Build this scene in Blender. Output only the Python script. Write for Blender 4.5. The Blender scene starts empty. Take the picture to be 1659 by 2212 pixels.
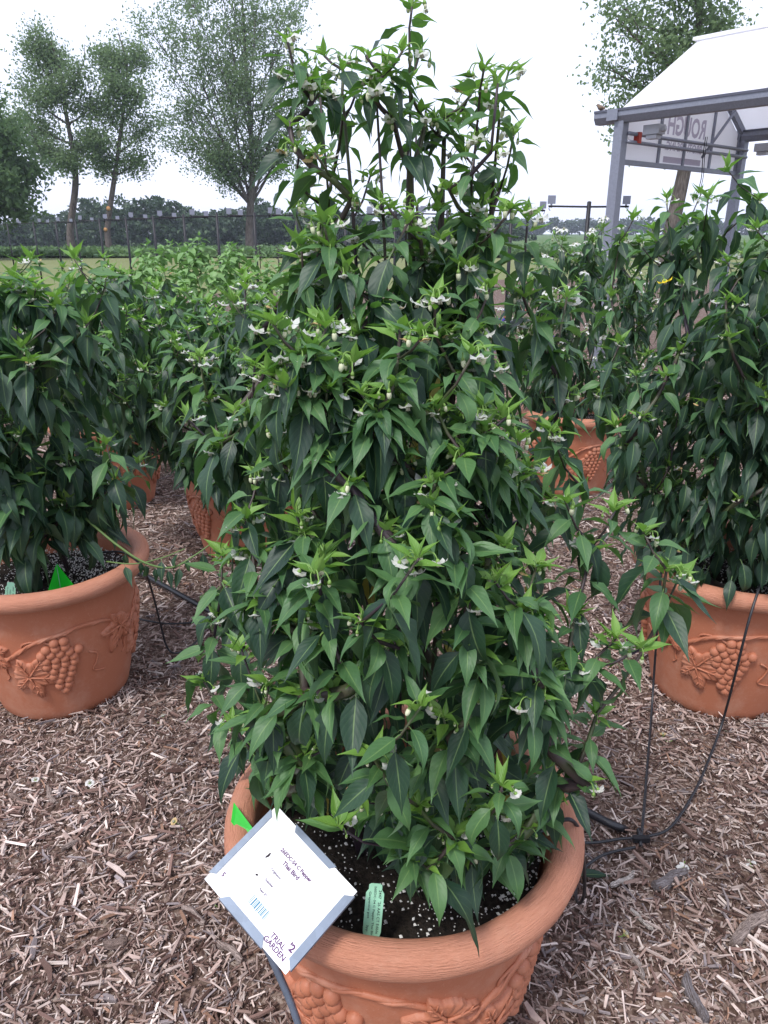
import bpy, math, random
import numpy as np
from mathutils import Matrix, Vector

# ------------------------------------------------------------------ camera, sky, sun, exposure
scene = bpy.context.scene
coll = scene.collection
TILT = math.radians(20.7); CAMZ = 1.41; FD = 2212 * 26 / 36
cam_d = bpy.data.cameras.new('camera'); cam = bpy.data.objects.new('camera', cam_d); coll.objects.link(cam)
cam.location = (0, 0, CAMZ); cam.rotation_euler = (math.pi / 2 - TILT, 0, 0)
cam_d.sensor_fit = 'VERTICAL'; cam_d.sensor_height = 36; cam_d.sensor_width = 27; cam_d.lens = 26
cam_d.clip_start = 0.02; cam_d.clip_end = 3000
scene.camera = cam

SUN_EL = math.radians(58); SUN_ROT = math.radians(215)   # high, behind the camera to the left, veiled by cloud
world = bpy.data.worlds.new('World'); scene.world = world; world.use_nodes = True
wn = world.node_tree; wn.nodes.clear()
w_out = wn.nodes.new('ShaderNodeOutputWorld'); w_bg = wn.nodes.new('ShaderNodeBackground')
w_sky = wn.nodes.new('ShaderNodeTexSky'); w_sky.sky_type = 'NISHITA'; w_sky.sun_disc = False
w_sky.sun_elevation = SUN_EL; w_sky.sun_rotation = SUN_ROT; w_sky.dust_density = 4.0; w_sky.air_density = 1.0
w_mix = wn.nodes.new('ShaderNodeMix'); w_mix.data_type = 'RGBA'; w_mix.inputs['Factor'].default_value = 0.80
w_mix.inputs['B'].default_value = (8.3, 8.8, 11.0, 1)      # an even bright cloud deck over the clear sky
wn.links.new(w_sky.outputs['Color'], w_mix.inputs['A']); wn.links.new(w_mix.outputs['Result'], w_bg.inputs['Color'])
w_bg.inputs['Strength'].default_value = 0.078
wn.links.new(w_bg.outputs['Background'], w_out.inputs['Surface'])

sun_d = bpy.data.lights.new('sun', 'SUN'); sun_d.energy = 1.5; sun_d.angle = math.radians(12); sun_d.color = (1, 0.975, 0.94)
sun = bpy.data.objects.new('sun', sun_d); coll.objects.link(sun)
sd = Vector((math.sin(SUN_ROT) * math.cos(SUN_EL), math.cos(SUN_ROT) * math.cos(SUN_EL), math.sin(SUN_EL)))
sun.rotation_euler = sd.to_track_quat('Z', 'Y').to_euler()
scene.view_settings.view_transform = 'Standard'; scene.view_settings.look = 'None'
scene.view_settings.exposure = 1.1; scene.view_settings.gamma = 1.0
scene.view_settings.use_curve_mapping = False
scene.cycles.max_bounces = 8; scene.cycles.transparent_max_bounces = 16

# ------------------------------------------------------------------ helpers
rnd = random.Random(7); nr = np.random.RandomState(11)
FWD = np.array([0, math.cos(TILT), -math.sin(TILT)]); UPV = np.array([0, math.sin(TILT), math.cos(TILT)])
CAM = np.array([0, 0, CAMZ])
def ray(x, y): return FWD + np.array([(x - 829.5) / FD, 0, 0]) + UPV * (-(y - 1106) / FD)
def atz(x, y, z): d = ray(x, y); return CAM + d * (z - CAMZ) / d[2]
def aty(x, y, Y): d = ray(x, y); return CAM + d * Y / d[1]
def project(p):
    d = np.asarray(p) - CAM; z = d @ FWD
    return 829.5 + FD * d[..., 0] / z, 1106 - FD * (d @ UPV) / z, z

def tag(o, label=None, cat=None, group=None, kind=None):
    if label: o['label'] = label
    if cat: o['category'] = cat
    if group: o['group'] = group
    if kind: o['kind'] = kind
    return o
def empty(name, loc=(0, 0, 0), rz=0, **kw):
    o = bpy.data.objects.new(name, None); coll.objects.link(o); o.location = loc; o.rotation_euler.z = rz
    o.empty_display_size = 0.1
    return tag(o, **kw)
def link(name, me, parent=None, mat4=None, **kw):
    o = bpy.data.objects.new(name, me); coll.objects.link(o)
    if parent is not None: o.parent = parent
    if mat4 is not None: o.matrix_basis = mat4
    return tag(o, **kw)
def copy_tree(o, parent=None):
    c = o.copy(); coll.objects.link(c); c.parent = parent
    for ch in list(o.children): copy_tree(ch, c)
    return c

class MB:
    """collects faces, then builds ONE mesh"""
    def __init__(s): s.v = []; s.f = []; s.m = []; s.uv = None; s.smooth = []
    def add(s, vs, fs, m=0, smooth=True):
        n = len(s.v); s.v += [tuple(map(float, q)) for q in vs]
        for f in fs: s.f.append([i + n for i in f]); s.m.append(m); s.smooth.append(smooth)
        return s
    def box(s, c, size, M=None, m=0):
        c = np.array(c, float); h = np.array(size, float) / 2
        vs = [np.array([x, y, z]) * h for x in (-1, 1) for y in (-1, 1) for z in (-1, 1)]
        if M is not None: vs = [np.asarray(M) @ v for v in vs]
        return s.add([v + c for v in vs], [(0, 1, 3, 2), (4, 6, 7, 5), (0, 4, 5, 1), (2, 3, 7, 6), (0, 2, 6, 4), (1, 5, 7, 3)], m, False)
    def bar(s, a, b, w, h, up=(0, 0, 1), m=0):
        a = np.array(a, float); b = np.array(b, float); d = b - a; L = np.linalg.norm(d); x = d / L
        y = np.cross(up, x); y /= np.linalg.norm(y); z = np.cross(x, y)
        return s.box((a + b) / 2, (L, w, h), np.stack([x, y, z], 1), m)
    def tube(s, path, rad, k=8, m=0, caps=True):
        P = np.array(path, float); n = len(P); R = np.full(n, rad) if np.isscalar(rad) else np.array(rad)
        T = np.gradient(P, axis=0); T /= np.linalg.norm(T, axis=1)[:, None] + 1e-12
        a = np.array([0, 0, 1.]) if abs(T[0][2]) < .9 else np.array([1., 0, 0])
        u = np.cross(T[0], a); u /= np.linalg.norm(u); vs = []
        ang = np.arange(k) * 2 * math.pi / k
        for i in range(n):
            u = u - T[i] * (u @ T[i]); u /= np.linalg.norm(u) + 1e-12; w = np.cross(T[i], u)
            vs += list(P[i] + R[i] * (np.cos(ang)[:, None] * u + np.sin(ang)[:, None] * w))
        fs = [(i * k + j, i * k + (j + 1) % k, (i + 1) * k + (j + 1) % k, (i + 1) * k + j) for i in range(n - 1) for j in range(k)]
        if caps: fs += [tuple(range(k))[::-1], tuple((n - 1) * k + j for j in range(k))]
        return s.add(vs, fs, m)
    def ball(s, c, r, M=None, nu=10, nv=6, m=0, lo=-1.0):
        vs = []; fs = []
        for i in range(nv + 1):
            ph = math.pi * i / nv
            for j in range(nu):
                t = 2 * math.pi * j / nu
                q = np.array([math.sin(ph) * math.cos(t), math.sin(ph) * math.sin(t), math.cos(ph)]) * r
                if M is not None: q = np.asarray(M) @ q
                vs.append(q + np.array(c))
        for i in range(nv):
            for j in range(nu): fs.append((i * nu + j, (i + 1) * nu + j, (i + 1) * nu + (j + 1) % nu, i * nu + (j + 1) % nu))
        return s.add(vs, fs, m)
    def mesh(s, name, mats):
        me = bpy.data.meshes.new(name); me.from_pydata(s.v, [], s.f)
        for mm in (mats if isinstance(mats, (list, tuple)) else [mats]): me.materials.append(mm)
        me.polygons.foreach_set('material_index', s.m); me.polygons.foreach_set('use_smooth', s.smooth)
        me.update(); return me
    def build(s, name, mats, parent=None, **kw): return link(name, s.mesh(name, mats), parent, **kw)

def np_mesh(name, V, F, mat, uv=None, smooth=True, col=None, midx=None):
    """V (n,3), F (m,k) with constant k"""
    me = bpy.data.meshes.new(name); V = np.asarray(V, np.float32); F = np.asarray(F, np.int32); k = F.shape[1]
    me.vertices.add(len(V)); me.vertices.foreach_set('co', V.ravel())
    me.loops.add(F.size); me.loops.foreach_set('vertex_index', F.ravel())
    me.polygons.add(len(F)); me.polygons.foreach_set('loop_start', np.arange(len(F), dtype=np.int32) * k)
    for mm in (mat if isinstance(mat, (list, tuple)) else [mat]): me.materials.append(mm)
    me.update(calc_edges=True)
    me.polygons.foreach_set('use_smooth', np.full(len(F), smooth))
    if midx is not None: me.polygons.foreach_set('material_index', np.asarray(midx, np.int32))
    if uv is not None:
        l = me.uv_layers.new(name='UVMap'); l.data.foreach_set('uv', np.asarray(uv, np.float32)[F.ravel()].ravel())
    if col is not None:
        a = me.color_attributes.new('tint', 'FLOAT_COLOR', 'POINT'); a.data.foreach_set('color', np.asarray(col, np.float32).ravel())
    me.validate(); me.update()
    return me

# ------------------------------------------------------------------ materials
class NT:
    def __init__(s, name):
        s.mat = bpy.data.materials.new(name); s.mat.use_nodes = True; s.t = s.mat.node_tree; s.t.nodes.clear()
        s.out = s.t.nodes.new('ShaderNodeOutputMaterial')
    def n(s, typ, **kw):
        nd = s.t.nodes.new(typ)
        for k, v in kw.items():
            if k in nd.inputs.keys(): s.set(nd.inputs[k], v)
            else: setattr(nd, k, v)
        return nd
    def set(s, sock, v):
        if isinstance(v, bpy.types.NodeSocket): s.t.links.new(v, sock)
        else:
            if sock.type == 'RGBA' and len(v) == 3: v = (*v, 1)
            sock.default_value = v
    def math(s, op, a, b=0.0, c=0.0, clamp=False):
        nd = s.t.nodes.new('ShaderNodeMath'); nd.operation = op; nd.use_clamp = clamp
        s.set(nd.inputs[0], a); s.set(nd.inputs[1], b); s.set(nd.inputs[2], c); return nd.outputs[0]
    def mix(s, f, a, b):
        nd = s.t.nodes.new('ShaderNodeMix'); nd.data_type = 'RGBA'
        s.set(nd.inputs['Factor'], f); s.set(nd.inputs['A'], a); s.set(nd.inputs['B'], b); return nd.outputs['Result']
    def ramp(s, f, stops):
        nd = s.t.nodes.new('ShaderNodeValToRGB'); s.set(nd.inputs[0], f); e = nd.color_ramp.elements
        while len(e) < len(stops): e.new(0.5)
        for el, (p, c) in zip(e, stops): el.position = p; el.color = (*c, 1) if len(c) == 3 else c
        return nd.outputs[0]
    def noise(s, scale, vec=None, detail=4, rough=.6):
        nd = s.n('ShaderNodeTexNoise', Scale=scale, Detail=detail, Roughness=rough)
        if vec is not None: s.set(nd.inputs['Vector'], vec)
        return nd.outputs['Fac']
    def coord(s, which='Object'): return s.n('ShaderNodeTexCoord').outputs[which]
    def scaled(s, vec, sc): return s.n('ShaderNodeMapping', Vector=vec, Scale=sc).outputs[0]
    def bump(s, h, strength=.3, dist=.01):
        return s.n('ShaderNodeBump', Height=h, Strength=strength, Distance=dist).outputs[0]
    def bsdf(s, col, rough=.6, spec=.4, normal=None, metal=0.0):
        b = s.n('ShaderNodeBsdfPrincipled', Roughness=rough, Metallic=metal)
        s.set(b.inputs['Base Color'], col); b.inputs['Specular IOR Level'].default_value = spec
        if normal is not None: s.set(b.inputs['Normal'], normal)
        return b.outputs[0]
    def done(s, sh): s.t.links.new(sh, s.out.inputs['Surface']); return s.mat
    def translucent(s, sh, col, f, normal=None):
        tr = s.n('ShaderNodeBsdfTranslucent'); s.set(tr.inputs['Color'], col)
        if normal is not None: s.set(tr.inputs['Normal'], normal)
        m = s.n('ShaderNodeMixShader'); s.set(m.inputs[0], f); s.t.links.new(sh, m.inputs[1]); s.t.links.new(tr.outputs[0], m.inputs[2])
        return m.outputs[0]
    def island(s):
        r = s.math('ADD', s.n('ShaderNodeNewGeometry').outputs['Random Per Island'], s.n('ShaderNodeObjectInfo').outputs['Random'])
        return s.math('FRACT', s.math('MULTIPLY', r, 7.31))

def simple(name, col, rough=.6, spec=.4, metal=0.0, var=.12, scale=30, bump=0.0):
    t = NT(name); c = t.coord(); nz = t.noise(scale, c)
    lo = tuple(x * (1 - var) for x in col); hi = tuple(min(1, x * (1 + var)) for x in col)
    nrm = t.bump(nz, bump, .004) if bump else None
    return t.done(t.bsdf(t.mix(nz, lo, hi), rough, spec, nrm, metal))

def leaf_mat(name, dark, light, vein, trans, rough=.48, spec=.40, tf=.28, yellow=0.0):
    t = NT(name); uv = t.coord('UV'); sx = t.n('ShaderNodeSeparateXYZ', Vector=uv)
    u = sx.outputs[0]; v = t.math('ABSOLUTE', t.math('MULTIPLY', t.math('SUBTRACT', sx.outputs[1], .5), 2.0))
    rn = t.island()
    base = t.mix(rn, dark, light)
    if yellow: base = t.mix(t.math('GREATER_THAN', rn, 1 - yellow), base, (.30, .26, .03))
    base = t.mix(t.math('MULTIPLY', t.noise(14, t.coord()), .5), base, tuple(x * .72 for x in dark))
    ph = t.math('FRACT', t.math('SUBTRACT', t.math('MULTIPLY', u, 8.0), t.math('MULTIPLY', v, 2.2)))
    lat = t.math('MULTIPLY', t.math('SUBTRACT', 1.0, t.math('MULTIPLY', t.math('ABSOLUTE', t.math('SUBTRACT', ph, .5)), 9.0), clamp=True), .16)
    mid = t.math('SUBTRACT', 1.0, t.math('DIVIDE', v, t.math('SUBTRACT', .095, t.math('MULTIPLY', u, .05))), clamp=True)
    mid = t.math('MULTIPLY', mid, 1.6, clamp=True)
    vv = t.math('MAXIMUM', lat, mid)
    col = t.mix(t.math('MULTIPLY', vv, .8), base, vein)
    back = t.n('ShaderNodeNewGeometry').outputs['Backfacing']
    col = t.mix(t.math('MULTIPLY', back, .45), col, tuple(min(1, .5 * a + .5 * b + .03) for a, b in zip(light, vein)))
    h = t.math('SUBTRACT', t.math('ABSOLUTE', t.math('SUBTRACT', ph, .5)), t.math('MULTIPLY', mid, .4))
    nrm = t.bump(h, .16, .002)
    sh = t.bsdf(col, rough, spec, nrm)
    return t.done(t.translucent(sh, t.mix(rn, trans, tuple(x * 1.25 for x in trans)), tf))

M = {}
M['mature'] = leaf_mat('pepper_leaf_mature', (.011, .034, .023), (.034, .082, .042), (.15, .24, .09), (.07, .19, .03), tf=.20)
M['mid'] = leaf_mat('pepper_leaf_mid', (.050, .125, .048), (.105, .215, .075), (.16, .27, .09), (.10, .26, .03), tf=.25)
M['young'] = leaf_mat('pepper_leaf_young', (.13, .27, .05), (.21, .38, .07), (.22, .36, .10), (.18, .40, .04), tf=.30)
M['basil'] = leaf_mat('basil_leaf', (.14, .265, .085), (.25, .41, .15), (.18, .30, .11), (.14, .30, .06), rough=.5, tf=.25)
M['bedding'] = leaf_mat('bedding_leaf', (.05, .12, .04), (.09, .19, .06), (.16, .26, .09), (.12, .28, .04), tf=.25)
M['yellow'] = leaf_mat('faded_leaf', (.28, .24, .035), (.36, .33, .07), (.40, .38, .15), (.4, .35, .05), tf=.25)

def stem_mat():
    t = NT('pepper_stem'); c = t.coord(); rn = t.noise(9, c, 2)
    col = t.ramp(rn, [(.35, (.030, .018, .030)), (.5, (.055, .040, .035)), (.62, (.060, .085, .030))])
    return t.done(t.bsdf(col, .5, .4))
M['stem'] = stem_mat()
M['stem_green'] = simple('green_stem', (.10, .17, .045), .5, .4, var=.25, scale=20)
M['twig_brown'] = simple('dead_branch_twig', (.06, .05, .05), .8)
def petal_mat(name, col, tf=.3):
    t = NT(name); rn = t.island(); c = t.mix(rn, col, tuple(x * .88 for x in col))
    return t.done(t.translucent(t.bsdf(c, .55, .3), col, tf))
M['petal'] = petal_mat('white_petal', (.90, .90, .86), .5)
M['bud'] = petal_mat('cream_bud', (.70, .72, .50), .2)
M['calyx'] = simple('calyx_green', (.16, .27, .06), .5, .35, var=.2, scale=60)
M['anther'] = simple('anther', (.34, .33, .25), .6)
M['withered'] = petal_mat('withered_petal', (.55, .40, .20), .2)
M['petal_blue'] = petal_mat('violet_petal', (.05, .03, .30)); M['petal_red'] = petal_mat('red_petal', (.55, .03, .06)); M['petal_yellow'] = petal_mat('yellow_petal', (.80, .62, .02))

def pot_mat(rim):
    t = NT('terracotta_rim' if rim else 'terracotta_body'); c = t.coord(); uv = t.coord('UV')
    n1 = t.noise(4, c); n2 = t.noise(220, c, 2)
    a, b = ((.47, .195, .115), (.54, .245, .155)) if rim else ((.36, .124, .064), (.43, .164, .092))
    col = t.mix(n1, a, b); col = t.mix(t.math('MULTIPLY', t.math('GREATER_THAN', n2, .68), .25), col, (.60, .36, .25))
    dust = t.math('MULTIPLY', t.math('SUBTRACT', t.noise(9, c, 6, .7), .50, clamp=True), 2.2, clamp=True)
    col = t.mix(dust, col, (.52, .30, .21))
    if rim:
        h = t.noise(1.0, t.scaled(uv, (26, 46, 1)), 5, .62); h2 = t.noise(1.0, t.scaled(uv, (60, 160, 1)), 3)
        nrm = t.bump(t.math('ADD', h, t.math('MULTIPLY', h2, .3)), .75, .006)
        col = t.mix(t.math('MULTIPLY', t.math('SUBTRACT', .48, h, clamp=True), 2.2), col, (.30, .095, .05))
    else: nrm = t.bump(t.math('ADD', n2, t.math('MULTIPLY', t.noise(30, c), .6)), .22, .002)
    return t.done(t.bsdf(col, .52, .35, nrm))
M['pot_rim'] = pot_mat(True); M['pot'] = pot_mat(False)
def soil_mat():
    t = NT('potting_soil'); c = t.coord(); n = t.noise(120, c, 6)
    return t.done(t.bsdf(t.ramp(n, [(.3, (.006, .005, .004)), (.7, (.035, .026, .02))]), .95, .2, t.bump(n, .8, .01)))
M['soil'] = soil_mat()
M['perlite'] = simple('perlite', (.72, .71, .68), .9, .2, var=.15, scale=200)
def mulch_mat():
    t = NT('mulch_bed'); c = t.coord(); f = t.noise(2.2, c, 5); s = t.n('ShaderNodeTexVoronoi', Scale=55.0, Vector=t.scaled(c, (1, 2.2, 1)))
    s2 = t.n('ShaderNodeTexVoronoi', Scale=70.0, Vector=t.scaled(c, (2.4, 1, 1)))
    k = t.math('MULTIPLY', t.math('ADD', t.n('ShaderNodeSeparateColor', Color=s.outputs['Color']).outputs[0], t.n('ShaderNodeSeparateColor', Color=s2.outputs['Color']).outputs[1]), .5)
    col = t.ramp(k, [(.1, (.035, .021, .017)), (.45, (.11, .072, .057)), (.7, (.22, .16, .13)), (.95, (.42, .35, .30))])  # bed colour darkened to paint shade into the gaps between the chips
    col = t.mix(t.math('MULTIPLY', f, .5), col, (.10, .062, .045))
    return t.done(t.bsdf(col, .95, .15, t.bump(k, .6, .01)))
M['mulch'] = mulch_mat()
def chip_mat():
    t = NT('wood_chip'); a = t.n('ShaderNodeAttribute', attribute_name='tint').outputs['Color']; c = t.coord()
    n = t.noise(60, t.scaled(c, (1, 1, 1)), 4)
    col = t.mix(t.math('MULTIPLY', n, .6), a, (.05, .03, .022))
    return t.done(t.bsdf(col, .9, .15, t.bump(n, .5, .004)))
M['chip'] = chip_mat()
def grain_mat():
    t = NT('bark_grain'); a = t.n('ShaderNodeAttribute', attribute_name='tint').outputs['Color']; n = t.noise(1.0, t.scaled(t.coord(), (25, 420, 420)), 5, .7)
    return t.done(t.bsdf(t.mix(t.ramp(n, [(.35, (0, 0, 0)), (.62, (1, 1, 1))]), (.06, .042, .034), a), .92, .15, t.bump(n, .9, .006)))
M['bark_grain'] = grain_mat()
def lawn_mat():
    t = NT('lawn'); c = t.coord(); a = t.noise(.35, c, 5); b = t.noise(14, c, 4)
    col = t.mix(a, (.16, .18, .075), (.225, .225, .115)); col = t.mix(t.math('MULTIPLY', b, .55), col, (.085, .12, .035))
    return t.done(t.bsdf(col, .95, .1, t.bump(b, .8, .03)))
M['lawn'] = lawn_mat()
def field_mat():
    t = NT('bean_field'); c = t.coord(); a = t.noise(.05, c, 3); b = t.noise(3.0, c, 5)
    col = t.mix(b, (.055, .10, .035), (.12, .19, .07)); col = t.mix(t.math('MULTIPLY', a, .4), col, (.13, .18, .08))
    return t.done(t.bsdf(col, .9, .1, t.bump(b, 1, .2)))
M['field'] = field_mat()
def crown_mat(name, dark, light, tf=.25):
    t = NT(name); rn = t.island(); n = t.noise(.55, t.coord(), 3)
    col = t.mix(rn, dark, light); col = t.mix(t.math('MULTIPLY', n, .5), col, tuple(.7 * x for x in dark))
    return t.done(t.translucent(t.bsdf(col, .55, .3), tuple(min(1, 1.6 * x) for x in light), tf))
M['crown'] = crown_mat('maple_crown', (.075, .130, .060), (.165, .235, .105), .42)
M['crown_dense'] = crown_mat('dense_crown', (.055, .105, .045), (.115, .185, .075), .35)
M['woods'] = crown_mat('woods_leaves', (.022, .048, .030), (.070, .115, .052), .15)
M['soy'] = crown_mat('bean_leaves', (.06, .12, .04), (.13, .21, .08), .2)
def bark_mat():
    t = NT('bark'); c = t.coord(); n = t.noise(5, t.scaled(c, (3, 3, .7)), 6)
    return t.done(t.bsdf(t.ramp(n, [(.3, (.055, .045, .042)), (.7, (.17, .145, .13))]), .95, .1, t.bump(n, .8, .04)))
M['bark'] = bark_mat(); M['cut_wood'] = simple('cut_wood', (.45, .24, .10), .8)
def galv_mat(name, col, metal=.75, rough=.42):
    t = NT(name); c = t.coord(); v = t.n('ShaderNodeTexVoronoi', Scale=90.0, Vector=c); n = t.noise(14, c)
    col2 = t.mix(t.math('MULTIPLY', t.n('ShaderNodeSeparateColor', Color=v.outputs['Color']).outputs[0], .5), col, tuple(x * .7 for x in col))
    return t.done(t.bsdf(col2, rough, .5, t.bump(n, .1, .002), metal))
M['galv'] = galv_mat('galvanised_steel', (.18, .22, .285), .3, .5); M['frame_steel'] = galv_mat('greenhouse_steel', (.24, .255, .31), .35, .5)
M['frame_dark'] = galv_mat('gutter_edge', (.10, .105, .14), .3, .5)
M['black'] = simple('black_poly', (.012, .013, .016), .42, .5, var=.3, scale=80)
M['black_steel'] = simple('black_painted_steel', (.010, .010, .014), .5, .4)
M['card'] = simple('white_card', (.86, .86, .87), .5, .35, var=.015, scale=8)
M['ink'] = simple('purple_ink', (.085, .02, .105), .6); M['ink_grey'] = simple('grey_ink', (.12, .09, .15), .6); M['ink_blue'] = simple('blue_ink', (.06, .20, .30), .6)
M['ink_black'] = simple('black_ink', (.02, .03, .03), .6)
M['smudge'] = simple('dark_smudge', (.03, .02, .025), .8)
def flag_mat():
    t = NT('green_vinyl'); return t.done(t.translucent(t.bsdf((.02, .62, .04), .35, .5), (.03, .85, .05), .5))
M['flag'] = flag_mat()
M['tag_green'] = simple('pale_green_plastic', (.38, .72, .50), .4, .4, var=.04)
M['plate'] = simple('label_plate', (.20, .215, .27), .4, .5, var=.05)
def poly_mat():
    t = NT('roof_polycarbonate'); n = t.noise(3, t.coord())
    c = t.mix(n, (.88, .88, .90), (.93, .93, .94)); return t.done(t.translucent(t.bsdf(c, .35, .4), (.95, .95, .97), .55))
M['poly'] = poly_mat()
M['poly_print'] = simple('faded_print', (.48, .44, .54), .7, .2)
M['box_grey'] = simple('motor_housing', (.38, .39, .43), .5)
M['red'] = simple('red_plastic', (.45, .05, .03), .5)
M['bird'] = simple('bird_feathers', (.16, .12, .09), .9, .1, var=.5, scale=60); M['beak'] = simple('beak', (.10, .07, .04), .5)

# ------------------------------------------------------------------ ground and setting
def dip(x, y):      # the field falls away gently towards the woods on the left
    k = np.clip((y - 55) / 80, 0, 1) * np.clip((15 - x) / 40, 0, 1)
    return -1.9 * k * k * (3 - 2 * k)
xs = np.concatenate([np.linspace(-560, -120, 8), np.linspace(-100, 100, 41), np.linspace(120, 560, 8)])
ys = np.concatenate([np.linspace(-60, 0, 4), np.linspace(5, 160, 60), np.linspace(180, 680, 10)])
def sheet(xs, ys, zf):
    X, Y = np.meshgrid(xs, ys); V = np.stack([X, Y, zf(X, Y)], -1).reshape(-1, 3); nx = len(xs)
    F = [(j * nx + i, j * nx + i + 1, (j + 1) * nx + i + 1, (j + 1) * nx + i) for j in range(len(ys) - 1) for i in range(nx - 1)]
    return V, np.array(F)
V, F = sheet(xs, ys, lambda X, Y: dip(X, Y) - .02)
link('ground', np_mesh('ground', V, F, M['lawn']), kind='structure')
V, F = sheet(np.concatenate([np.linspace(-550, -90, 8), np.linspace(-80, 80, 30), np.linspace(90, 550, 8)]), np.concatenate([np.linspace(47, 160, 40), np.linspace(180, 670, 10)]), lambda X, Y: dip(X, Y) + .10 + .05 * np.sin(X * 1.3) * np.sin(Y * .9))
link('bean_field', np_mesh('bean_field', V, F, M['field']), kind='structure')
def hum(X, Y): return .010 * np.sin(X * 3.1 + 1) * np.sin(Y * 2.7) + .007 * np.sin(X * 7.3) * np.cos(Y * 6.1 + 2)
edge = lambda x: 19 + 6 / (1 + math.exp(-(x - 1.0) * 1.2))
mx = np.linspace(-12, 14, 131); my = np.linspace(-1.5, 1, 120)
X, T = np.meshgrid(mx, np.linspace(0, 1, 120)); E = np.vectorize(edge)(X)
Y = -2 + (E + 2) * T ** 1.5
V = np.stack([X, Y, hum(X, Y) * np.clip(1.2 - Y / 25, 0, 1)], -1).reshape(-1, 3); nx = 131
F = np.array([(j * nx + i, j * nx + i + 1, (j + 1) * nx + i + 1, (j + 1) * nx + i) for j in range(119) for i in range(nx - 1)])
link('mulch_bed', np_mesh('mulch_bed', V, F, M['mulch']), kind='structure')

PZ = 1.07      # planters stand a little taller than their turned profile
POTS = dict(main=(.034, 1.03), left=(-1.05, 2.09), right=(1.09, 2.09), back_right=tuple(atz(1243, 905, .42)[:2] + [0, .02]),
            back_left=tuple(atz(235, 925, .42)[:2]), back_mid=tuple(atz(520, 1000, .42)[:2]))

# wood chips: one loose mass of shredded bark and wood
CH = np.array([(.165, .110, .094), (.066, .040, .034), (.25, .185, .158), (.37, .295, .26), (.50, .43, .39), (.62, .56, .51), (.22, .20, .205), (.27, .17, .12)])
CW = np.array([.19, .15, .18, .18, .13, .07, .07, .03])
def chips(n, ymin, ymax, smin, smax, spread, seed, zlift=.014, fine=True, thin=1.0, pale=0.0):
    r = np.random.RandomState(seed)
    y = ymin + (ymax - ymin) * r.rand(n * 2) ** 1.0; x = (r.rand(n * 2) - .5) * 2 * (spread[0] + spread[1] * y)
    ok = np.ones(n * 2, bool)
    for px, py in POTS.values(): ok &= (x - px) ** 2 + (y - py) ** 2 > .195 ** 2
    x = x[ok][:n]; y = y[ok][:n]; n = len(x)
    L = smin + (smax - smin) * r.rand(n) ** 2.6; W = (L * (.06 + .20 * r.rand(n) ** 1.8) + .0010) * thin; H = W * (.25 + .35 * r.rand(n)) + .001
    yaw = r.rand(n) * 6.283 + .6 * np.sin(x * 2 + y * 3); pit = r.randn(n) * .20; rol = r.randn(n) * .35
    z = hum(x, y) + r.rand(n) * zlift + np.abs(np.sin(pit)) * L * .35 + .001
    c, s_ = np.cos(yaw), np.sin(yaw); cp, sp = np.cos(pit), np.sin(pit); cr, sr = np.cos(rol), np.sin(rol)
    ax = np.stack([c * cp, s_ * cp, sp], 1); ay0 = np.stack([-s_, c, 0 * c], 1); az0 = np.cross(ax, ay0)
    ay = ay0 * cr[:, None] + az0 * sr[:, None]; az = np.cross(ax, ay)
    if fine:      # thin tapered splinter
        tmpl = np.array([(-.5, -.3, -.5), (-.5, .3, -.5), (.5, .3, -.5), (.5, -.3, -.5), (-.42, -.5, .5), (-.46, .35, .5), (.46, .5, .5), (.42, -.2, .5)])
        f0 = np.array([(4, 7, 6, 5), (0, 1, 5, 4), (1, 2, 6, 5), (2, 3, 7, 6), (3, 0, 4, 7)])[:, ::-1]
    else:         # bent in the middle
        tmpl = np.array([(-.5, -.28, -.5), (-.5, .34, -.5), (0, .5, -.5), (.5, .22, -.5), (.5, -.36, -.5), (0, -.5, -.5),
                         (-.47, -.25, .4), (-.47, .3, .4), (0, .46, .6), (.47, .2, .4), (.47, -.3, .4), (0, -.46, .6)])
        f0 = np.array([(6, 11, 8, 7), (11, 10, 9, 8), (0, 1, 7, 6), (1, 2, 8, 7), (2, 3, 9, 8), (3, 4, 10, 9), (4, 5, 11, 10), (5, 0, 6, 11)])[:, ::-1]
    nv = len(tmpl); bend = (r.rand(n) - .5) * .25 * L
    tx = tmpl[None, :, 0] * L[:, None]; ty = tmpl[None, :, 1] * W[:, None] + bend[:, None] * (1 - 4 * tmpl[None, :, 0] ** 2); tz = tmpl[None, :, 2] * H[:, None]
    V = (np.stack([x, y, z], 1)[:, None, :] + tx[..., None] * ax[:, None] + ty[..., None] * ay[:, None] + tz[..., None] * az[:, None]).reshape(-1, 3)
    F = (f0[None] + nv * np.arange(n)[:, None, None]).reshape(-1, 4)
    pw = CW * (1 - pale) + pale * np.array([0, 0, .1, .3, .35, .2, .05, 0]); k = r.choice(len(CH), n, p=pw / pw.sum()); col = CH[k] * np.array([1.10, 1.04, 1.02]) * (.82 + .62 * r.rand(n))[:, None] * (1 + .20 * np.sin(x * 2.3 + 1.2 * np.sin(y * 1.7)) * np.sin(y * 2.9 + .8) + .12 * np.sin(x * 6.1 + y * 4.3))[:, None]
    C = np.repeat(np.concatenate([col, np.ones((n, 1))], 1), nv, axis=0)
    return V, F, C
def chip_object(sets):
    Vs, Fs, Cs, o = [], [], [], 0
    for V, F, C in sets: Vs.append(V); Fs.append(F + o); Cs.append(C); o += len(V)
    return np_mesh('wood_chip_mulch', np.concatenate(Vs), np.concatenate(Fs), M['chip'], smooth=False, col=np.concatenate(Cs))
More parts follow.
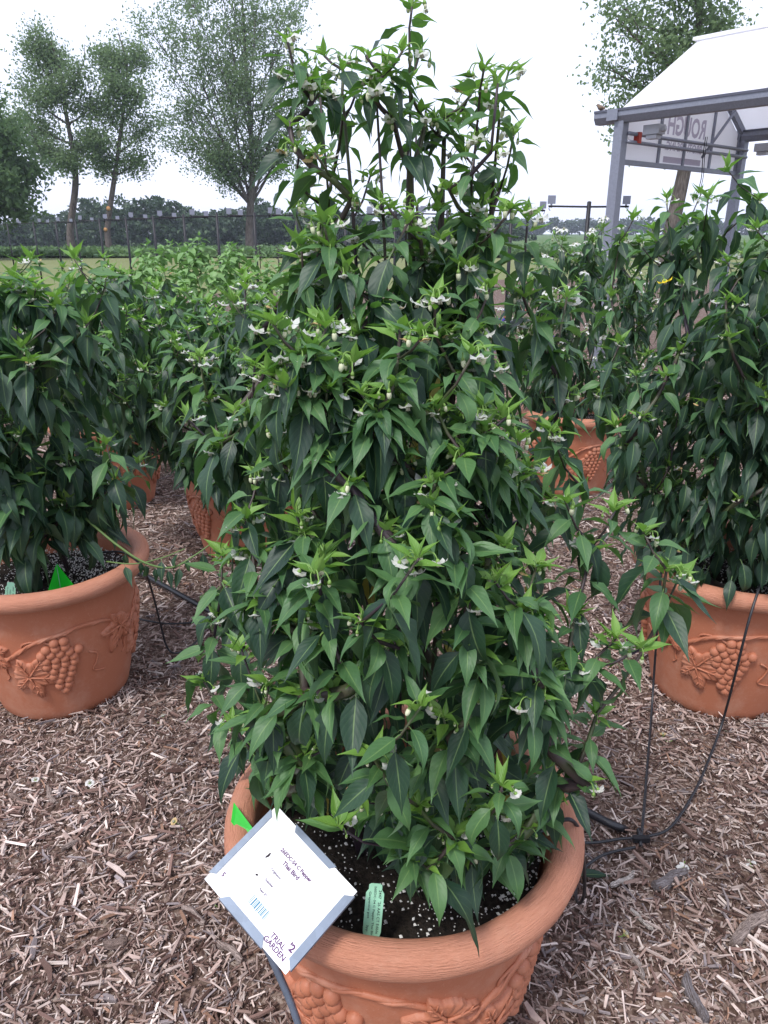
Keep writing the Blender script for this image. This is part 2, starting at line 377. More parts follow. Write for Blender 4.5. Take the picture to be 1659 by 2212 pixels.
tag(link('wood_chip_mulch', chip_object([
    chips(56000, .45, 2.2, .004, .034, (.55, .62), 1), chips(14000, .45, 2.2, .015, .06, (.55, .62), 5, .018, thin=.55, pale=.28), chips(3000, .45, 2.2, .018, .06, (.55, .62), 2, .02, fine=False),
    chips(40000, 2.2, 4.6, .008, .050, (.5, .60), 3), chips(8000, 2.2, 4.6, .015, .07, (.5, .6), 6, .018, thin=.55, pale=.3), chips(16000, 4.6, 9.5, .02, .09, (.5, .58), 4)])),
    'shredded wood chip mulch spread between the terracotta planters', 'mulch', kind='stuff')

# a few larger pieces that stand out
BK = 'bark piece lying loose on the mulch, larger than the chips around it'
for i, (px, py, L, W, H, yaw, c) in enumerate([
    (1445, 1905, .12, .035, .022, .35, 6), (1620, 2010, .17, .035, .024, .45, 3), (1640, 1570, .13, .02, .012, -.25, 5), (1385, 1990, .075, .012, .008, 2.2, 5), (1345, 1905, .09, .02, .01, .55, 5),
    (330, 1690, .055, .022, .016, 2.9, 1), (1560, 1230, .07, .03, .02, .2, 1), (790, 1735, .05, .02, .012, .4, 1), (150, 1830, .05, .018, .010, .9, 3), (40, 1730, .10, .02, .012, 2.7, 2), (420, 1980, .09, .018, .01, 2.6, 3),
    (500, 2060, .09, .02, .012, 2.5, 3), (1370, 2080, .10, .016, .010, 1.7, 4), (1500, 2160, .12, .03, .014, 1.5, 6), (230, 1760, .08, .012, .008, .9, 3), (110, 1720, .09, .02, .008, 2.3, 3), (1300, 1440, .05, .02, .01, .2, 4), (620, 1290, .06, .02, .01, .6, 4), (250, 2040, .06, .03, .012, .1, 2)]):
    L *= .8; W *= .75; p = atz(px, py, .012); r = random.Random(i); mb = MB(); pts = []
    n = 9
    for s in range(n):
        t = s / (n - 1) - .5; w = W * .5 * (1 - (2 * abs(t)) ** 5 * .45) * r.uniform(.72, 1.18); h = H * r.uniform(.7, 1.1); b = .06 * L * math.sin(t * 5 + i)
        pts += [(t * L, b - w, -.2 * h), (t * L, b - w * .8, h * .6), (t * L, b, h), (t * L, b + w * .85, h * .55), (t * L, b + w, -.2 * h)]
    fs = [(s * 5 + j, s * 5 + j + 1, (s + 1) * 5 + j + 1, (s + 1) * 5 + j) for s in range(n - 1) for j in range(4)] + [(0, 1, 2, 3, 4)[::-1], tuple((n - 1) * 5 + j for j in range(5))]
    fs += [(s * 5 + 4, s * 5, (s + 1) * 5, (s + 1) * 5 + 4) for s in range(n - 1)]
    mb.add(pts, fs, 0, False); me = mb.mesh('bark_piece', M['bark_grain'])
    a = me.color_attributes.new('tint', 'FLOAT_COLOR', 'POINT'); a.data.foreach_set('color', np.tile(np.array([*(CH[c] * 1.1), 1], np.float32), len(me.vertices)))
    o = link('bark_piece', me, label=BK, cat='bark', group='larger bark pieces on the mulch'); o.location = p + [0, 0, .004]; o.rotation_euler = (r.uniform(-.12, .12), r.uniform(-.06, .06), yaw)

# ------------------------------------------------------------------ planters
def lathe(prof, n=72, uvk=1.0):
    prof = np.array(prof, float); m = len(prof); a = np.arange(n + 1) * 2 * math.pi / n
    V = np.stack([prof[:, None, 0] * np.cos(a), prof[:, None, 0] * np.sin(a), np.repeat(prof[:, 1:2], n + 1, 1)], -1).reshape(-1, 3)
    s = np.concatenate([[0], np.cumsum(np.linalg.norm(np.diff(prof, axis=0), axis=1))])
    UV = np.stack([np.tile(a / (2 * math.pi) * 2, m), np.repeat(s * 10, n + 1)], 1)
    F = np.array([(i * (n + 1) + j, i * (n + 1) + j + 1, (i + 1) * (n + 1) + j + 1, (i + 1) * (n + 1) + j) for i in range(m - 1) for j in range(n)])
    return V, F, UV
D = math.radians
def rb(z): t = z / .39; return .192 + .066 * t ** .85 + .006 * math.sin(math.pi * min(1, t))
def surf(th, z, off=0.0):
    r = rb(z) + off; return np.array([r * math.cos(th), r * math.sin(th), z])
prof = [(.001, .004), (.170, .004), (.184, .0), (.191, .006)] + [(rb(z), z) for z in np.linspace(.014, .388, 16)] + [(.264, .402), (.256, .408), (.252, .40), (.240, .33), (.21, .2)]
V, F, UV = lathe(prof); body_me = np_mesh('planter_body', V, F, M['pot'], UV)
rim_p = [(.252, .394), (.264, .394), (.284, .396), (.299, .403), (.3075, .414), (.310, .426), (.307, .438), (.298, .446), (.285, .450), (.272, .447), (.262, .439), (.257, .427), (.254, .40)]
V, F, UV = lathe(rim_p, 96)
a = np.arctan2(V[:, 1], V[:, 0]); rr = np.hypot(V[:, 0], V[:, 1]); k = 1 + .0035 * np.sin(a * 5 + V[:, 2] * 60) * np.sin(a * 3 + 1) + .002 * np.sin(V[:, 2] * 900 + 2.2 * np.sin(a * 9))
V[:, 0] *= k; V[:, 1] *= k
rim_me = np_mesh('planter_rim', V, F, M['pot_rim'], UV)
def soil_mesh(seed):
    r = np.random.RandomState(seed); nr_, nt = 14, 40; V = [(0, 0, .372)]
    for i in range(1, nr_ + 1):
        for j in range(nt):
            a = 2 * math.pi * j / nt; q = .240 * i / nr_; V.append((q * math.cos(a), q * math.sin(a), .362 + .010 * r.rand() + .008 * math.sin(a * 2 + q * 20)))
    F = [(0, 1 + j, 1 + (j + 1) % nt, 1 + (j + 1) % nt) for j in range(nt)]
    F += [(1 + i * nt + j, 1 + (i + 1) * nt + j, 1 + (i + 1) * nt + (j + 1) % nt, 1 + i * nt + (j + 1) % nt) for i in range(nr_ - 1) for j in range(nt)]
    mb = MB(); mb.add(V, [f if f[2] != f[3] else f[:3] for f in F]); return mb.mesh('soil', M['soil'])
def perlite_mesh(n, seed):
    r = np.random.RandomState(seed); n0 = n; q = .24 * np.sqrt(r.rand(n)); a = r.rand(n) * 6.283; kp = r.rand(n) < .22 + .78 * np.exp(-(((a - D(130) + math.pi) % (2 * math.pi) - math.pi) / D(55)) ** 2); q = q[kp]; a = a[kp]; n = len(q); s = .0010 + .0024 * r.rand(n) ** 2
    # less perlite shows on the left where the bark-dark mix lies on top
    base = np.array([(1, 0, 0), (-1, 0, 0), (0, 1, 0), (0, -1, 0), (0, 0, 1), (0, 0, -1)]); f0 = np.array([(0, 2, 4), (2, 1, 4), (1, 3, 4), (3, 0, 4), (2, 0, 5), (1, 2, 5), (3, 1, 5), (0, 3, 5)])
    V = base[None] * s[:, None, None] * (.6 + .8 * r.rand(n, 6, 1)) + np.stack([q * np.cos(a), q * np.sin(a), .371 + .008 * r.rand(n)], 1)[:, None]
    F = (f0[None] + 6 * np.arange(n)[:, None, None]).reshape(-1, 3)
    return np_mesh('perlite', V.reshape(-1, 3), F, M['perlite'], smooth=False)
soil_me = soil_mesh(1); perlite_me = perlite_mesh(4600, 3)
def grape_leaf_mesh(th0, z0, R, rot, seed):
    r = random.Random(seed); lobes = [(0, 1.0, .55), (1.1, .86, .52), (-1.1, .86, .52), (2.15, .66, .55), (-2.15, .66, .55)]
    def rad(p):
        v = .42
        for a, s, w in lobes:
            d = (p - a + math.pi) % (2 * math.pi) - math.pi; v = max(v, s * (1 - .55 * min(1, abs(d) / w)))
        return v * (1 + .07 * (abs((p * 26 / 6.283) % 1 - .5) - .25) * 2)
    n = 78; vs = [(0, 0, .0075)]; fs = []
    def pt(u, v, o):
        c, s = math.cos(rot), math.sin(rot); uu = u * c - v * s; v2 = u * s + v * c
        return surf(th0 + uu / rb(z0), z0 + v2, o)
    rings = [(.4, .0100), (.75, .0105), (.95, .0090), (1.0, -.003)]
    P = [pt(0, 0, .006)]
    for q, o in rings:
        for i in range(n):
            p = 2 * math.pi * i / n; e = rad(p) * R * q
            ripple = .0016 * math.cos(p * 13) * q
            P.append(pt(e * math.cos(p), e * math.sin(p), o + (ripple if q < 1 else 0)))
    fs = [(0, 1 + i, 1 + (i + 1) % n) for i in range(n)]
    for k in range(len(rings) - 1):
        fs += [(1 + k * n + i, 1 + (k + 1) * n + i, 1 + (k + 1) * n + (i + 1) % n, 1 + k * n + (i + 1) % n) for i in range(n)]
    mb = MB(); mb.add(P, fs)
    vb = MB()
    for a, s, w in lobes:
        pts = [pt(s * R * t * .92 * math.cos(a + .05 * math.sin(t * 3)), s * R * t * .92 * math.sin(a + .05 * math.sin(t * 3)), .0110) for t in np.linspace(0, 1, 7)]
        vb.tube(pts, np.linspace(.0034, .0014, 7), 6)
        for sg in (-1, 1):
            for t0 in (.35, .6):
                q0 = np.array([math.cos(a), math.sin(a)]) * s * R * t0; b = a + sg * .75; L2 = .24 * s * R
                vb.tube([pt(q0[0] + math.cos(b) * L2 * t, q0[1] + math.sin(b) * L2 * t, .0108) for t in (0, .5, 1)], [.0022, .0018, .0010], 5)
    return mb.mesh('grape_leaf', M['pot']), vb.mesh('leaf_vein', M['pot'])
def curve_pts(ctrl, n=6):
    P = np.array(ctrl, float); out = []; m = len(P)
    for i in range(m - 1):
        p0, p1, p2, p3 = P[max(0, i - 1)], P[i], P[i + 1], P[min(m - 1, i + 2)]
        for t in np.linspace(0, 1, n, endpoint=False):
            out.append(.5 * ((2 * p1) + (p2 - p0) * t + (2 * p0 - 5 * p1 + 4 * p2 - p3) * t * t + (3 * p1 - p0 - 3 * p2 + p3) * t ** 3))
    out.append(P[-1]); return np.array(out)
def vine_mesh(name, ctrl, r0, r1, twist=True):
    q = curve_pts(ctrl, 7); P = [surf(a, z, .002) for a, z in q]; mb = MB(); R = np.linspace(r0, r1, len(P))
    mb.tube(P, R, 8)
    if twist: mb.tube([surf(a, z + .004 * math.sin(i * .8), .005 + .002 * math.cos(i * .8)) for i, (a, z) in enumerate(q)], R * .55, 6)
    return mb.mesh(name, M['pot'])
rows = [(2, .5, 0), (3, -.4, 1), (5, .4, 2), (4, .2, 3), (4, .1, 4), (3, .4, 5), (3, .1, 6), (2, .3, 7), (2, .1, 8), (1, .3, 9)]
grape_pos = [((j - (c - 1) / 2 + s * .5) * .0245, .055 - .0178 * k) for c, s, k in rows for j in range(c)]
gm = MB(); gm.ball((0, 0, 0), .0150, nu=10, nv=7); grape_me = gm.mesh('grape', M['pot'])
ZG = .225
leafA = grape_leaf_mesh(D(-21), .180, .100, D(-12), 1); leafB = grape_leaf_mesh(D(46), .262, .086, D(-115), 2)
bunch = MB()
for u, v in grape_pos: bunch.ball(surf(u / rb(ZG), ZG + v, .002), .0142, nu=8, nv=6)
bunch_me = bunch.mesh('grape_bunch', M['pot'])
vineA = vine_mesh('vine', [(D(-43), .235), (D(-33), .238), (D(-24), .262), (D(-12), .29), (D(2), .302), (D(18), .312), (D(34), .300), (D(46), .272)], .0068, .0052)
vineB = vine_mesh('vine', [(D(47), .268), (D(52), .232), (D(50), .205)], .0036, .0025, False)
tendA = vine_mesh('tendril', [(D(20), .222), (D(26), .205), (D(25), .18), (D(22), .158), (D(26), .148), (D(32), .142)], .0030, .0022, False)
tendB = vine_mesh('tendril', [(D(-22), .268), (D(-21), .285), (D(-15), .292), (D(-10), .285)], .0030, .0026, False)
tendC = vine_mesh('tendril', [(D(55), .23), (D(52), .19), (D(53), .172), (D(50), .160)], .0028, .0018, False)
def make_planter(full):
    root = empty('planter'); link('body', body_me, root); link('rim', rim_me, root); link('soil', soil_me, root); link('perlite', perlite_me, root, kind='stuff')
    for q in range(4):
        Rz = Matrix.Rotation(q * math.pi / 2, 4, 'Z')
        if full:
            b = link('grape_bunch', vine_mesh('grape_bunch', [(D(-8), .288), (D(-3), .275), (D(2), .262)], .0035, .003, False), root, Rz)
            for u, v in grape_pos: link('grape', grape_me, b, Matrix.Translation(surf(u / rb(ZG), ZG + v, .002)))
        else: link('grape_bunch', bunch_me, root, Rz)
        for lm, vm in (leafA, leafB): l = link('grape_leaf', lm, root, Rz); link('leaf_vein', vm, l)
        link('vine', vineA, root, Rz); link('vine', vineB, root, Rz)
        for t in (tendA, tendB, tendC): link('tendril', t, root, Rz)
    return root
GP = 'terracotta grapevine planters on the mulch'
def face(pxy, deg):   # angle so that motif angle 'deg' is turned towards the camera
    return math.atan2(-pxy[1], -pxy[0]) - D(deg)
p_full = make_planter(True); p_copy1 = copy_tree(p_full); p_copy2 = copy_tree(p_full); p_far = make_planter(False); f2 = copy_tree(p_far); f3 = copy_tree(p_far)
for o, key, deg, lab in ((p_full, 'main', 30, 'terracotta planter with raised grapes, the white plant card leaning over its rim'),
                         (p_copy1, 'left', 2, 'terracotta planter with a folded bright green flag standing in its soil'),
                         (p_copy2, 'right', -8, 'terracotta planter with two thin black tubes climbing its side, under a wide pepper plant'),
                         (p_far, 'back_right', -30, 'terracotta planter of the narrow-leaved pepper with starry white flowers'),
                         (f2, 'back_left', 10, 'terracotta planter in the shade in front of the basil'),
                         (f3, 'back_mid', 50, 'terracotta planter of the pepper plant standing just before the basil')):
    px, py = POTS[key]; o.location = (px, py, .002); o.scale = (1, 1, PZ); o.rotation_euler.z = face((px, py), deg); tag(o, lab, 'planter', GP)

# ------------------------------------------------------------------ leaves, flowers, buds
SH_T = [0, .04, .10, .18, .28, .40, .52, .64, .76, .87, 1]; SH_W = [.03, .24, .58, .88, 1.0, .95, .78, .54, .30, .12, 0]
def leaf_template(bend, fold, wave, seed, W=.44, nseg=8, shape=None, petiole=.16):
    r = random.Random(seed); ts = np.linspace(0, 1, nseg + 1) ** 1.05; V = []; UV = []; F = []
    st, sw = shape or (SH_T, SH_W); x = z = 0.0; pt = 0; ph = r.uniform(0, 6.28); sb = r.uniform(-.12, .12)
    cs = []
    for t in ts:
        th = -bend * t ** 1.25; d = t - pt; x += math.cos(th) * d; z += math.sin(th) * d; pt = t; cs.append((x, z, th))
    for t, (x, z, th) in zip(ts, cs):
        w = np.interp(t, st, sw) * W / 2; w = max(w, .004)
        for e in (-1, -.5, 0, .5, 1):
            a = abs(e); zz = z + fold * w * a * (1 if a < .9 else .85) + wave * w * math.sin(t * 11 + ph + (1.4 if e > 0 else 0)) * a * a
            V.append((x - math.sin(th) * (zz - z), e * w + sb * t * (1 - t) * .6, z + math.cos(th) * (zz - z))); UV.append((t, .5 + e / 2))
    for i in range(nseg):
        for j in range(4): a = i * 5 + j; F.append((a, a + 5, a + 6, a + 1))
    if petiole:
        n = len(V); w = .011
        for (x, z) in ((-petiole, -.03), (-petiole * .5, .006), (0.01, .0)):
            for e in (-1, 1): V.append((x, e * w, z - .004)); UV.append((0, .5))
        F += [(n, n + 2, n + 3, n + 1), (n + 2, n + 4, n + 5, n + 3)]
        V = [(a + petiole, b, c + .03) for a, b, c in V]
    return np.array(V), np.array(F), np.array(UV)
LV = {}     # (age, variant) -> (V, F, UV, mesh)
def add_family(fam, mat, specs, **kw):
    LV[fam] = []
    for i, (b, f, w) in enumerate(specs):
        V, F, UV = leaf_template(b, f, w, i * 7 + len(fam), **kw); LV[fam].append((V, F, UV, np_mesh('leaf_' + fam, V, F, M[mat], UV)))
spec8 = [(.25, .35, .10), (.55, .30, .16), (.85, .40, .12), (1.15, .28, .18), (.45, .55, .20), (.75, .18, .24), (-.15, .45, .12), (1.4, .5, .15), (1.9, .35, .30), (.35, .75, .28), (.95, .12, .34)]
add_family('mature', 'mature', spec8, W=.37); add_family('mid', 'mid', spec8, W=.36); add_family('young', 'young', [(.2, .6, .1), (-.3, .7, .1), (.6, .5, .15), (-.1, .8, .08)], W=.34, nseg=6, petiole=.08)
add_family('slim_mature', 'mature', spec8[:6], W=.29, nseg=6); add_family('slim_mid', 'mid', spec8[:6], W=.28, nseg=6); add_family('slim_young', 'young', [(.2, .6, .1), (-.3, .7, .1), (.5, .5, .1)], W=.26, nseg=5, petiole=.08)
bs = ([0, .06, .2, .4, .6, .8, 1], [.05, .45, .85, 1, .82, .45, 0])
add_family('basil', 'basil', [(.7, .35, .12), (1.1, .3, .2), (.4, .5, .1), (-.2, .6, .1)], W=.58, nseg=5, shape=bs, petiole=.12)
add_family('bedding', 'bedding', [(.5, .3, .1), (.9, .3, .1)], W=.4, nseg=4, petiole=.1)
add_family('yellow', 'yellow', [(.8, .4, .3), (1.3, .5, .3)], W=.36)

def flower_mesh(mat, spread, seed, star=False):
    r = random.Random(seed); mb = MB()
    if star: ped = [(0, 0, 0), (.006, 0, .012), (.008, 0, .022)]; ax = np.array([.25, 0, 1.])
    else: ped = [(0, 0, 0), (.008, 0, .008), (.017, 0, .008), (.022, 0, .001)]; ax = np.array([.35, 0, -1.])
    ax /= np.linalg.norm(ax); c = np.array(ped[-1]); u = np.cross(ax, [0, 1, 0]); u /= np.linalg.norm(u); v = np.cross(ax, u)
    mb.tube(curve_pts(ped, 4), .00085, 5, 1); mb.tube([c - ax * .001, c + ax * .0015, c + ax * .004], [.0012, .0030, .0026], 8, 1)
    n = 5 if r.random() < .7 else 6
    for i in range(n):
        a = 2 * math.pi * i / n + r.uniform(-.1, .1); d = math.cos(a) * u + math.sin(a) * v; s = np.cross(ax, d); L = .0122 * r.uniform(.9, 1.1)
        rows_ = [(.1, .0018, .0030), (.45, .0044, .0055 - .001 * spread), (.75, .0041, .0060 - .003 * spread), (1.0, .0003, .0058 - .0065 * spread)]
        vs = []
        for t, w, h in rows_:
            q = c + ax * h + d * (.0015 + L * t * (.45 + .55 * spread))
            vs += [q - s * w, q + ax * -.0006, q + s * w]
        fs = [(k * 3 + j, k * 3 + j + 1, (k + 1) * 3 + j + 1, (k + 1) * 3 + j) for k in range(3) for j in range(2)]
        mb.add(vs, fs, 0)
    for i in range(5):
        a = i * 1.257 + .6; d = math.cos(a) * u + math.sin(a) * v; mb.tube([c + ax * .003 + d * .0012, c + ax * .0085 + d * .0022], [.0008, .0010], 4, 2)
    return mb.mesh('flower', [M[mat], M['calyx'], M['anther']])
def bud_mesh(seed, s=1.0):
    mb = MB(); r = random.Random(seed); ped = [(0, 0, 0), (.006, 0, .010), (.014, 0, .010), (.018 + r.uniform(-.003, .003), 0, .002)]
    c = np.array(ped[-1]); mb.tube(curve_pts(ped, 4), .0009, 5, 1); mb.tube([c + (0, 0, .001), c + (0, 0, -.002), c + (0, 0, -.005)], [.0010, .0026, .0026], 7, 1)
    mb.ball(c + (0, 0, -.0070 * s), .0030 * s, np.diag([1, 1, 1.75]), 7, 5, 0); return mb.mesh('flower_bud', [M['bud'], M['calyx']])
FL = [flower_mesh('petal', .75, 1), flower_mesh('petal', .5, 2), flower_mesh('petal', .3, 3), flower_mesh('petal', .9, 4)]
FLW = [flower_mesh('withered', .1, 5)]; FLS = [flower_mesh('petal', 1.0, 6, True), flower_mesh('petal', .8, 7, True)]
BD = [bud_mesh(1), bud_mesh(2, .8), bud_mesh(3, 1.15)]

def frame3(az, pitch, roll):
    d = np.array([math.cos(az) * math.cos(pitch), math.sin(az) * math.cos(pitch), math.sin(pitch)]); s = np.array([-math.sin(az), math.cos(az), 0]); n = np.cross(d, s)
    s2 = s * math.cos(roll) + n * math.sin(roll); n2 = np.cross(d, s2); return np.stack([d, s2, n2], 1)
LEAVES = []      # [plant, pos, R, scale, fam, variant]
class Plant:
    def __init__(s, name, label, cat, base, group=None, seed=1, fams=('young', 'mid', 'mature'), Lmax=.115, flowers=FL, stem='stem', fl_scale=1.0, maxparts=300):
        s.root = empty(name, base, label=label, cat=cat, group=group); s.base = np.array(base, float); s.r = random.Random(seed)
        s.nodes = []; s.par = []; s.paths = []; s.fams = fams; s.Lmax = Lmax; s.flowers = flowers; s.stem = stem; s.fs = fl_scale; s.max = maxparts; s.tips = []
    def node(s, p, par): s.nodes.append(np.array(p, float)); s.par.append(par); return len(s.nodes) - 1
    def stems(s, specs, zfrac=.6):
        for (ox, oy, tx, ty, tz) in specs:      # from an offset at the soil to a point relative to base
            a = np.array([ox, oy, -.012]); b = np.array([tx, ty, tz]); last = -1
            for t in np.linspace(0, 1, 9):
                q = a + (b - a) * np.array([t ** 1.3, t ** 1.3, t]); q[:2] += [s.r.gauss(0, .0022), s.r.gauss(0, .0022)] if t > 0 else 0
                last = s.node(q, last)
    def grow(s, tips):
        tips = sorted([np.array(t, float) for t in tips], key=lambda t: t[2] + 0.7 * math.hypot(t[0], t[1]))
        for t in tips:
            N = np.array(s.nodes); d = t - N; L = np.linalg.norm(d, axis=1); hz = np.hypot(d[:, 0], d[:, 1])
            cost = L + 3.0 * np.maximum(0, hz * .75 - d[:, 2]) + np.where(d[:, 2] < .01, .6, 0)
            j = int(np.argmin(cost)); p = s.nodes[j]; dd = t - p; l = np.linalg.norm(dd)
            ctrl = p + dd * np.array([.62, .62, .36]) + np.array([s.r.gauss(0, .02 * l), s.r.gauss(0, .02 * l), 0])
            k = max(2, int(l / .05)); last = j; path = [p]
            for q in range(1, k + 1):
                u = q / k; pt = (1 - u) ** 2 * p + 2 * u * (1 - u) * ctrl + u * u * t; last = s.node(pt, last); path.append(pt)
            s.tips.append((last, path))
    def leaf(s, pos, az, pitch, roll, L, fam, lean=None):
        LEAVES.append([s, s.base + pos, frame3(az, pitch, roll), L, fam, s.r.randrange(len(LV[fam]))])
    def rosette(s, path, size=1.0, nmat=6, nmid=5, nyoung=4, nfl=1, nbud=2, droop=1.0):
        r = s.r; P = np.array(path); tip = P[-1]; dirv = P[-1] - P[max(0, len(P) - 2)]; dirv /= np.linalg.norm(dirv) + 1e-9
        az = r.uniform(0, 6.28); out = math.atan2(tip[1], tip[0])
        def down(d):   # point d metres below the tip along the path
            q = len(P) - 1; rem = d
            while q > 0:
                l = np.linalg.norm(P[q] - P[q - 1])
                if rem <= l: return P[q] + (P[q - 1] - P[q]) * rem / (l + 1e-9)
                rem -= l; q -= 1
            return P[0]
        y, m, o = s.fams
        for i in range(nyoung): az += 2.4; s.leaf(down(.002 * i), az, D(r.uniform(20, 62)), r.gauss(0, .3), s.Lmax * size * r.uniform(.28, .52), y)
        for i in range(nmid): az += 2.4; f = i / max(1, nmid - 1); s.leaf(down(.005 + .007 * i), az + r.gauss(0, .15), D((34 - 58 * f + r.gauss(0, 9)) * droop), r.gauss(0, .25), s.Lmax * size * (.50 + .36 * f) * r.uniform(.85, 1.15), m if f > .25 else (y if r.random() < .5 else m))
        for i in range(nmat): az += 2.4; s.leaf(down(.04 + .022 * i), az + r.gauss(0, .2), D(r.uniform(-66, -22) * droop - 3 * i), r.gauss(0, .3), s.Lmax * size * r.uniform(.85, 1.18), o)
        for i in range(nfl):
            me = r.choice(s.flowers) if r.random() > .08 else FLW[0]
            link('flower', me, s.root, Matrix.Translation(down(.004 * i)) @ Matrix.Rotation(r.uniform(0, 6.28), 4, 'Z') @ Matrix.Rotation(r.gauss(0, .2), 4, 'X') @ Matrix.Scale(s.fs * r.uniform(.85, 1.2), 4))
        for i in range(nbud):
            link('flower_bud', r.choice(BD), s.root, Matrix.Translation(down(.003 * i)) @ Matrix.Rotation(r.uniform(0, 6.28), 4, 'Z') @ Matrix.Rotation(r.gauss(0, .25), 4, 'Y') @ Matrix.Scale(s.fs * r.uniform(.7, 1.15), 4))
    def finish_stems(s, tipr=.0016, k=.46, rmax=.011, radial=6):
        n = len(s.nodes); cnt = np.zeros(n)
        for last, _ in s.tips:
            q = last
            while q >= 0: cnt[q] += 1; q = s.par[q]
        child = {}
        for i, p in enumerate(s.par): child.setdefault(p, []).append(i)
        R = np.minimum(rmax, tipr * np.maximum(1, cnt) ** k); mb = MB()
        def chain(i, start):
            pts = [] if start < 0 else [s.nodes[start]]; rad = [] if start < 0 else [min(R[i], R[start])]
            while True:
                pts.append(s.nodes[i]); rad.append(R[i]); ch = child.get(i, [])
                if not ch: break
                ch = sorted(ch, key=lambda c: -cnt[c])
                for c in ch[1:]: todo.append((c, i))
                i = ch[0]
            if len(pts) > 1: mb.tube(pts, rad, radial)
        todo = [(c, -1) for c in child.get(-1, [])]
        while todo: a, b = todo.pop(); chain(a, b)
        mb.build('stem', M[s.stem], s.root)

def finalize_leaves():
    """the leaves that show most become parts of their own; the rest of each plant's foliage is one mass"""
    pos = np.array([l[1] + l[2][:, 0] * l[3] * .55 for l in LEAVES]); px, py, pz = project(pos); order = np.argsort(pz)
    cell = 10.0; gw, gh = int(1659 / cell) + 1, int(2212 / cell) + 1; occ = np.zeros((gh, gw), bool); score = np.zeros(len(LEAVES))
    for i in order:
        l = LEAVES[i]; rad = l[3] * FD / pz[i] * .24; cx, cy = px[i] / cell, py[i] / cell; rr = max(.5, rad / cell)
        x0, x1 = max(0, int(cx - rr)), min(gw - 1, int(cx + rr)); y0, y1 = max(0, int(cy - rr)), min(gh - 1, int(cy + rr))
        if x1 < x0 or y1 < y0: continue
        sub = occ[y0:y1 + 1, x0:x1 + 1]; score[i] = (~sub).sum() + 1e-3 * rad; sub[:] = True
    def inside(x, y, poly):
        c = False; n = len(poly)
        for i in range(n):
            (x0, y0), (x1, y1) = poly[i], poly[i - 1]
            if (y0 > y) != (y1 > y) and x < (x1 - x0) * (y - y0) / (y1 - y0) + x0: c = not c
        return c
    card_p = [(605, 1738), (760, 1885), (790, 1930), (607, 2105), (430, 1886)]; tag_p = [(785, 1880), (845, 1880), (845, 2000), (775, 2000)]; rim_p_ = [(700, 1990), (1010, 2000), (1000, 2200), (700, 2200)]; flag_p = [(100, 1212), (172, 1212), (172, 1290), (100, 1290)]
    drop = set()       # no leaf grows across the card, the tags or the planter's front
    for k in (.25, .5, .75, .95):
        X_, Y_, Z_ = project(np.array([l[1] + l[2][:, 0] * l[3] * k - l[2][:, 2] * l[3] * .18 * k * k for l in LEAVES]))
        for i in range(len(LEAVES)):
            if Z_[i] < 1.5 and (inside(X_[i], Y_[i], card_p) or inside(X_[i], Y_[i], tag_p) or inside(X_[i], Y_[i], rim_p_)) or (Z_[i] < 2.4 and (inside(X_[i], Y_[i], flag_p) or (X_[i] < 45 and 1240 < Y_[i] < 1320))): drop.add(i)
    by = {}
    for i, l in enumerate(LEAVES):
        if i in drop: continue
        by.setdefault(id(l[0]), []).append(i)
    for ids in by.values():
        ids.sort(key=lambda i: -score[i]); pl = LEAVES[ids[0]][0]
        for i in ids[:pl.max]:
            _, p, R, L, fam, v = LEAVES[i]; m4 = Matrix([[*(R[r] * L), p[r] - pl.base[r]] for r in range(3)] + [[0, 0, 0, 1]])
            link('leaf', LV[fam][v][3], pl.root, m4)
        fams = {}
        for i in ids[pl.max:]: fams.setdefault(LEAVES[i][4], []).append(i)
        if not fams: continue
        Vs, Fs, Us, Ms, mats, o = [], [], [], [], [], 0
        for fam, li in fams.items():
            mats.append(LV[fam][0][3].materials[0])
            for i in li:
                _, p, R, L, _, v = LEAVES[i]; V, F, U, _ = LV[fam][v]
                Vs.append(V * L @ R.T + (p - pl.base)); Fs.append(F + o); Us.append(U); Ms.append(np.full(len(F), len(mats) - 1)); o += len(V)
        link('foliage', np_mesh('foliage', np.concatenate(Vs), np.concatenate(Fs), mats, np.concatenate(Us), midx=np.concatenate(Ms)), pl.root, kind='stuff')

# ------------------------------------------------------------------ the pepper plants
GPL = 'pepper plants in terracotta planters'
def P_at(base, lst):
    out = []
    for x, y, dy in lst: out.append(aty(x, y, base[1] + dy) - base)
    return out
mb_ = np.array([POTS['main'][0], POTS['main'][1], .395])
main = Plant('pepper_plant', 'tall pepper plant with white flowers and bare purple upper stems, behind the white card', 'pepper plant', mb_, GPL, 3, Lmax=.090, fl_scale=.85)
main.stems([(.03, -.03, .03, -.03, .72), (-.05, .03, -.10, .02, .62), (.06, .05, .10, .05, .64), (-.01, .05, -.02, .06, .80), (.01, -.08, .00, -.14, .34), (.08, -.03, .20, -.06, .36), (-.07, -.03, -.2, -.05, .36)])
main.stems([(o_[0], o_[1], *(aty(x_, y_, mb_[1] + d_) - mb_)) for o_, x_, y_, d_ in (((-.04, .0), 690, 210, -.03), ((-.03, .03), 745, 200, .04), ((.0, .02), 815, 190, -.02), ((.02, .02), 882, 60, 0), ((.02, .0), 880, 300, .05), ((.04, .02), 1030, 190, .0), ((.05, .04), 1085, 260, .04), ((.03, .05), 960, 300, .06))])
